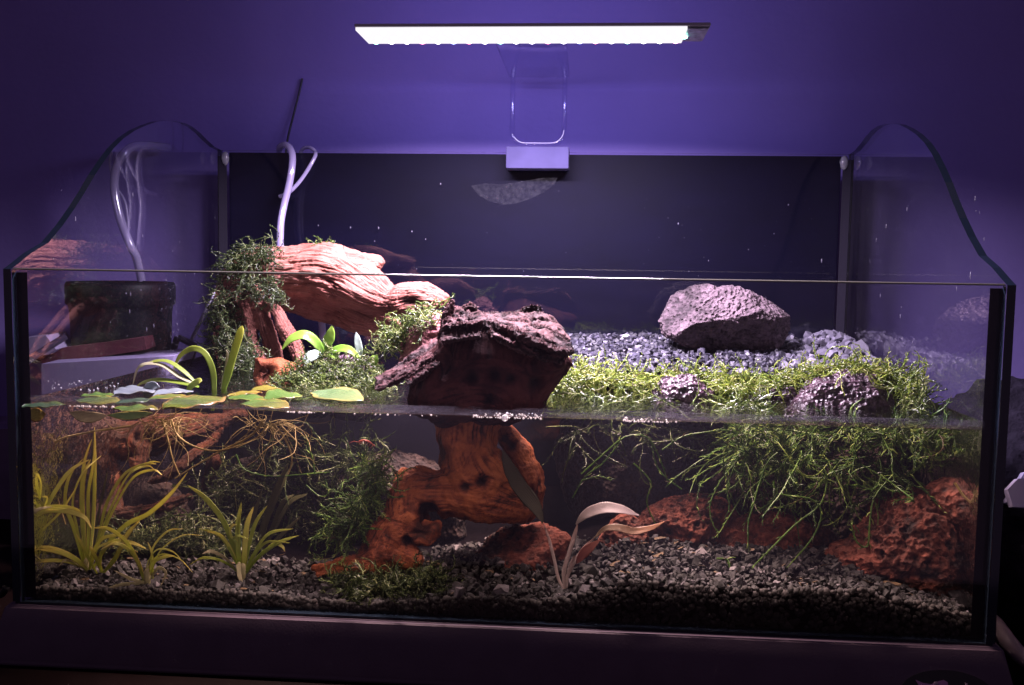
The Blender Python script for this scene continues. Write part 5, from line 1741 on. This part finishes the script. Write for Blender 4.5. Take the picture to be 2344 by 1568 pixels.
roots_of(fp, 378, 962, .062, 60, 21, lines=[[(392, 960, .06), (405, 995, .058), (440, 1020, .056), (490, 1032, .055), (540, 1022, .055), (590, 1000, .056), (610, 972, .058)], [(372, 965, .06), (385, 1010, .058), (395, 1050, .058), (412, 1090, .058)],
                                        [(300, 975, .06), (230, 985, .05), (200, 990, .048), (130, 1010, .045), (122, 1060, .045), (130, 1130, .045), (150, 1200, .045)]])
roots_of(fq, 612, 968, .062, 55, 22, lines=[[(600, 965, .06), (570, 1000, .058), (500, 1035, .056), (440, 1070, .055), (400, 1095, .055)], [(630, 975, .058), (655, 1010, .056), (668, 1050, .055), (660, 1085, .055)], [(640, 972, .058), (668, 1000, .057), (690, 1022, .056)]])
# thin stems trailing down to the bottom
wl = thing("white_leaved_plant", "plant with pale pinkish-white leaf, rusty leaf and dark leaf on white stalks, front centre", "plant", at(1292, 1352, .03))
M_WL = leaf_mat("pale_pink_leaf", (.15, .12, .115), (.30, .24, .26), rough=.45, transl=.2)
M_WD = leaf_mat("dark_olive_leaf", (.022, .020, .014), (.036, .032, .024), rough=.6, transl=.12, spec=.12)
M_WO = leaf_mat("rusty_leaf", (.11, .075, .045), (.26, .09, .03), rough=.45, transl=.2)
M_STALK = leaf_mat("white_stalk", (.42, .34, .33), (.09, .035, .025), rough=.4, transl=.2)
for pts, w in (([(1296, 1356, .028), (1278, 1325, .03), (1268, 1280, .032), (1255, 1230, .034), (1242, 1195, .036)], .0020), ([(1293, 1356, .028), (1290, 1310, .03), (1304, 1260, .031), (1316, 1220, .032), (1322, 1198, .033)], .0027),
               ([(1295, 1356, .028), (1298, 1320, .030), (1318, 1280, .030), (1340, 1250, .029), (1362, 1230, .028)], .0022), ([(1296, 1354, .028), (1300, 1310, .028), (1310, 1282, .027), (1318, 1270, .026)], .0018)):
    add_leaf(wl, pts, w, M_STALK, name="stalk", thick=.5)
add_leaf(wl, [(1242, 1198, .036), (1225, 1160, .040), (1190, 1115, .046), (1165, 1070, .05), (1150, 1030, .054)], .0105, M_WD, shape='lance', face=(.3, -1, .1), thick=.05, base=.4)
add_leaf(wl, [(1318, 1200, .033), (1340, 1178, .031), (1378, 1164, .029), (1420, 1166, .028), (1462, 1180, .028)], .0080, M_WL, shape='lance', face=(-.1, -.8, .7), thick=.05, base=.5)
add_leaf(wl, [(1358, 1232, .028), (1385, 1210, .026), (1415, 1208, .025), (1450, 1216, .024), (1490, 1208, .024), (1520, 1194, .024)], .0048, M_WO, shape='lance', face=(-.1, -.8, .5), thick=.06, base=.8)
add_leaf(wl, [(1318, 1290, .026), (1340, 1262, .025), (1372, 1236, .025)], .0060, leaf_mat("wine_red_leaf", (.12, .035, .03), (.20, .07, .05)), shape='lance', thick=.06)
# stem lying over the red corner rock
st = build("plant_stem", *(lambda v, f: (v, [f]))(*tubes(spline(np.array([at(2185, 1105, .036), at(2205, 1135, .034), at(2235, 1165, .032), at(2247, 1198, .032)]), 20)[None], np.full((1, 20), .0008), 6)), M_ROOT)
tag(st, "thin yellowish stem leaning on the small angular red rock", "plant stem")

# red shrimp
sh = thing("shrimp", "tiny red shrimp swimming left of the stump root", "shrimp", at(835, 1015, .06))
M_SHR = simple("red_shrimp_shell", (.50, .12, .09), rough=.35)
Ps = spline(np.array([at(820, 1012, .06), at(832, 1008, .06), at(846, 1012, .06), at(858, 1021, .06)]), 16)
Vt, Ft = tubes(Ps[None], (np.array([.2, .7, 1, 1.1, 1.1, 1, .95, .9, .85, .8, .7, .6, .5, .45, .7, .3]) * .0008)[None], 8)
build("body", Vt, [Ft], M_SHR, sh)
for i in range(6):
    a = Ps[3 + i * 2]
    Vt, Ft = tubes(np.array([[a, a + [-.0006, -.0006, -.0014], a + [-.0016, -.001, -.0024]]]), np.array([[.00022, .00018, .0001]]), 4)
    build("leg", Vt, [Ft], M_SHR, sh)
for s in (-1, 1):
    Vt, Ft = tubes(np.array([[Ps[0], Ps[0] + [-.003, s * .001, .0006], Ps[0] + [-.006, s * .002, -.0006]]]), np.array([[.00018, .00014, .0001]]), 4)
    build("antenna", Vt, [Ft], M_SHR, sh)

# foam bubbles along the front waterline
m, nt, out = mat("foam_bubble")
fac, g, c = schlick(nt, .10)
tr = N(nt, "ShaderNodeBsdfTransparent"); gl = N(nt, "ShaderNodeBsdfGlossy", i_Roughness=.03); df = N(nt, "ShaderNodeBsdfDiffuse"); df.inputs[0].default_value = (.85, .85, .9, 1)
m1 = N(nt, "ShaderNodeMixShader"); m1.inputs[0].default_value = .45
m2 = N(nt, "ShaderNodeMixShader")
nt.links.new(tr.outputs[0], m1.inputs[1]); nt.links.new(df.outputs[0], m1.inputs[2])
nt.links.new(fac, m2.inputs[0]); nt.links.new(m1.outputs[0], m2.inputs[1]); nt.links.new(gl.outputs[0], m2.inputs[2]); nt.links.new(m2.outputs[0], out.inputs[0])
M_FOAM = m
mb = MB()
rs = np.random.RandomState(55)
_bm = bmesh.new(); bmesh.ops.create_icosphere(_bm, subdivisions=2, radius=1.0)
I2V = np.array([v.co[:] for v in _bm.verts]); I2F = np.array([[v.index for v in f.verts] for f in _bm.faces]); _bm.free()
for u0, u1, v0, v1, n in ((1080, 1240, 946, 964, 85), (1420, 1550, 958, 972, 60), (150, 345, 930, 941, 90), (640, 720, 945, 952, 26), (100, 280, 870, 895, 60), (1125, 1140, 915, 925, 5), (700, 1000, 945, 955, 14)):
    for i in range(n):
        p = atz(rs.uniform(u0, u1), rs.uniform(v0, v1), HW + .0006)
        p[1] = max(p[1], GT + .0012)
        mb.add(p + I2V * .00042 * np.exp(rs.normal() * .35), I2F)
f_ = mb.build("foam_bubbles", M_FOAM, kind="stuff")
f_["label"] = "white foam bubbles gathered along the waterline"
b_ = build("air_bubble", I2V * .0026 + at(612, 966, .03), [I2F], M_GLASS)
tag(b_, "big air bubble clinging under the floating leaves", "bubble")

# ------------------------------------------------------------------ tubes, cables and what stands beside the tank
M_TUBE, nt, out = mat("clear_lilac_tube")
fac, g, c = schlick(nt, .10)
tr = N(nt, "ShaderNodeBsdfTransparent"); tr.inputs[0].default_value = (.80, .78, .95, 1)
df = N(nt, "ShaderNodeBsdfPrincipled", i_Roughness=.25); df.inputs["Base Color"].default_value = (.42, .38, .62, 1)
m1 = N(nt, "ShaderNodeMixShader"); m1.inputs[0].default_value = .6
nt.links.new(tr.outputs[0], m1.inputs[1]); nt.links.new(df.outputs[0], m1.inputs[2])
gl = N(nt, "ShaderNodeBsdfGlossy", i_Roughness=.08); m2 = N(nt, "ShaderNodeMixShader")
nt.links.new(fac, m2.inputs[0]); nt.links.new(m1.outputs[0], m2.inputs[1]); nt.links.new(gl.outputs[0], m2.inputs[2]); nt.links.new(m2.outputs[0], out.inputs[0])
M_CABLE = simple("black_cable", (.008, .008, .012), rough=.4)
M_CABLE_GREY = simple("mauve_grey_hose", (.20, .16, .19), rough=.5)


def hose(name, pts, r, m, label, cat, world=False, n=60):
    P = spline(np.array(pts if world else [at(*q) for q in pts]), n)[None]
    Vt, Ft = tubes(P, np.full((1, n), r), 10, ref=(0.2, 1, .1))
    return tag(build(name, Vt, [Ft], m), label, cat)


hose("airline_tube", [(640, 352, .362), (640, 338, .352), (655, 332, .342), (668, 350, .333), (668, 385, .328), (660, 430, .325), (650, 470, .322), (642, 520, .316), (644, 590, .312), (665, 650, .31), (700, 690, .30), (730, 715, .298), (737, 745, .295), (738, 782, .292)], .0034, M_TUBE,
     "thick clear tube over the back rim, running down behind the arching log", "tube")
hose("airline_tube", [(640, 450, .335), (662, 440, .333), (690, 410, .336), (715, 370, .34), (722, 350, .345), (708, 338, .353), (690, 345, .362), (686, 380, .37)], .0019, M_TUBE, "thin clear tube looped over the back rim right of the thick one", "tube")
hose("airline_tube", [(385, 338, .386), (340, 334, .36), (300, 338, .34), (270, 375, .33), (262, 430, .33), (275, 500, .33), (300, 565, .33), (315, 600, .338), (330, 700, .36), (335, 900, .37)], .0042, M_TUBE, "thick clear tube hanging in an arch outside the left pane", "tube")
hose("airline_tube", [(258, 340, .345), (252, 375, .34), (262, 420, .338), (285, 460, .338), (292, 500, .338), (296, 570, .338)], .0014, M_TUBE, "thin clear tube beside the thick one outside the left pane", "tube")
hose("cable", [(692, 180, .391), (684, 215, .390), (672, 262, .387), (660, 310, .382), (655, 345, .378), (652, 420, .370)], .0011, M_CABLE, "thin dark cable hanging down the wall behind the left back rim", "cable")
hose("cable", [(-30, 1365, .02), (0, 1362, .015), (12, 1350, .012), (14, 1342, .012)], .0022, M_CABLE, "black cable end at the lower left corner of the tank", "cable")
hose("hose", [(2275, 1425, .06), (2292, 1448, .04), (2310, 1472, .03), (2335, 1500, .025), (2380, 1530, .02)], .0052, M_CABLE_GREY, "grey-mauve hose coming out behind the lower right corner", "hose")

# dark canister left of the tank
def lathe(prof, c, n=48):
    ang = np.arange(n) * 2 * np.pi / n
    V = np.array([[c[0] + r * np.cos(a), c[1] + r * np.sin(a), z] for r, z in prof for a in ang])
    k = len(prof); idx = np.arange(k * n).reshape(k, n)
    F = np.stack([idx[:-1], np.roll(idx[:-1], -1, 1), np.roll(idx[1:], -1, 1), idx[1:]], -1).reshape(-1, 4)
    return V, F
M_POT = simple("glossy_black_pot", (.004, .004, .008), rough=.5, spec=.10)
pc = at(278, 700, .30)
rp = 122 * (.863) / FPX
zt = at(278, 645, .30)[2]
pot = thing("black_pot", "round glossy black pot standing left of the tank, seen through the left pane", "pot", (pc[0], pc[1], TABLE_Z))
V, F = lathe([(0.001, TABLE_Z + .001), (rp * .72, TABLE_Z + .001), (rp * .80, TABLE_Z + .03), (rp * .93, zt - .028), (rp * .95, zt - .022), (rp, zt - .020), (rp, zt - .003), (rp * .97, zt), (rp * .92, zt - .002), (rp * .88, zt - .02), (rp * .8, zt - .10), (.001, zt - .10)], pc)
build("pot_body", V, [F], M_POT, pot)
V, F = lathe([(.001, zt - .012), (rp * .80, zt - .012), (rp * .885, zt - .016), (.001, zt - .0165)], pc)
build("pot_filling", V, [F], simple("dark_wet_soil", (.02, .018, .022), rough=.25, bump=(120, .6, .004)), pot)
# rod with its clamp
rd = thing("clamp_stand", "thin metal rod leaning in a dark square clamp left of the tank", "stand", at(410, 860, .31))
p0, p1 = at(492, 668, .335), at(438, 778, .315)
Vt, Ft = tubes(np.array([[p0, (p0 + p1) / 2, p1]]), np.full((1, 3), .0018), 8)
build("rod", Vt, [Ft], simple("steel_rod", (.35, .33, .42), rough=.3, metal=.8), rd)
M_CLAMP = simple("clamp_plastic", (.09, .075, .12), rough=.45)
cp = [at(405, 768, .315), at(432, 778, .315), at(430, 800, .315), at(400, 870, .315), at(360, 1000, .315)]
for a, b, r in ((at(408, 772, .315), at(448, 792, .315), .0030), (at(406, 772, .315), at(380, 850, .315), .0036), (at(446, 792, .315), at(428, 850, .315), .0036), (at(380, 850, .315), at(350, 1010, .315), .0036), (at(428, 850, .315), at(405, 1010, .315), .0036)):
    Vt, Ft = tubes(np.array([[a, (a + b) / 2, b]]), np.full((1, 3), r), 6)
    build("clamp_bar", Vt, [Ft], M_CLAMP, rd, smooth=False)
# white carton, papers and a red folder beside the tank
def slab(name, pix, y, dep, th, m, label, cat):
    P = [at(u, v, y) for u, v in pix]
    bm = bmesh.new()
    A = [bm.verts.new(p) for p in P]; B = [bm.verts.new(p + np.array([-.01, dep, .0])) for p in P]
    bm.faces.new(A); bm.faces.new(B[::-1])
    for i in range(len(A)):
        j = (i + 1) % len(A)
        bm.faces.new([A[i], B[i], B[j], A[j]])
    bmesh.ops.recalc_face_normals(bm, faces=bm.faces[:])
    o = bm_link(name, bm, m)
    return tag(o, label, cat)
M_CARTON = simple("white_carton", (.22, .19, .33), rough=.6, noise=(12, .05))
slab("carton", [(95, 833), (398, 815), (378, 870), (370, 1150), (96, 1150)], .215, .07, 0, M_CARTON, "flat white carton standing left of the tank below the pot", "box")
slab("sheet_stack", [(46, 775), (105, 768), (128, 800), (110, 812), (48, 815)], .235, .05, 0, simple("lilac_paper", (.22, .19, .30), rough=.7), "small stack of pale sheets at the far left behind the pane", "paper")
slab("red_folder", [(44, 812), (150, 795), (330, 772), (335, 800), (150, 830), (44, 832)], .25, .05, 0, simple("dull_red_card", (.08, .015, .025), rough=.6, noise=(40, .4)), "dull red folder lying below the black pot", "folder")
slab("dark_box", [(-260, 1000), (40, 980), (40, 1500), (-260, 1500)], .30, .1, 0, simple("dusky_box", (.14, .10, .20), rough=.6, noise=(25, .3)), "dusky box standing on the table at the left edge", "box")
hose("stick", [(45, 840, .20), (90, 808, .205), (150, 770, .21)], .0030, simple("dark_stick", (.06, .05, .09), rough=.4), "dark stick leaning across the pale sheets at the far left", "stick")
# crumpled dark cloth and a clear plastic bag right of the tank
S, Fs_ = SPH6
c = at(2430, 1130, .12)
V = S * np.array([.105, .10, .098])
V = V * (1 + .16 * fbm(S * 2.2 + 3, 4)[:, None] + .05 * (1 - 2 * np.abs(fbm(S * 6 + 8, 3)))[:, None])
V = V + np.array([c[0] + .010, .19, TABLE_Z + .065])
V[:, 2] = np.maximum(V[:, 2], TABLE_Z)
V[:, 0] = np.maximum(V[:, 0], W + .006)
ct = build("crumpled_cloth", V, [Fs_], simple("dark_fleece", (.012, .010, .018), rough=.95, spec=.05, noise=(35, .5), bump=(150, .7, .004)))
tag(ct, "dark crumpled fleece heaped right of the tank", "cloth")
bg_ = thing("plastic_bag", "folded clear bluish plastic bag lying right of the tank", "bag", at(2330, 1140, .06))
for pix in ([(2302, 1150), (2345, 1080), (2420, 1060), (2420, 1150), (2340, 1160)], [(2306, 1120), (2330, 1095), (2380, 1100), (2380, 1165), (2318, 1160)]):
    y0 = .06 if pix[0][0] == 2302 else .05
    P = np.array([at(u, v, y0) for u, v in pix])
    bm = bmesh.new()
    A = [bm.verts.new(p) for p in P]; B = [bm.verts.new(p + np.array([0, .006, -.002])) for p in P]
    bm.faces.new(A); bm.faces.new(B[::-1])
    for i in range(len(A)):
        j = (i + 1) % len(A)
        bm.faces.new([A[i], B[i], B[j], A[j]])
    bmesh.ops.recalc_face_normals(bm, faces=bm.faces[:])
    bm_link("fold", bm, simple("bluish_plastic", (.40, .38, .62), rough=.2, spec=.8), bg_)
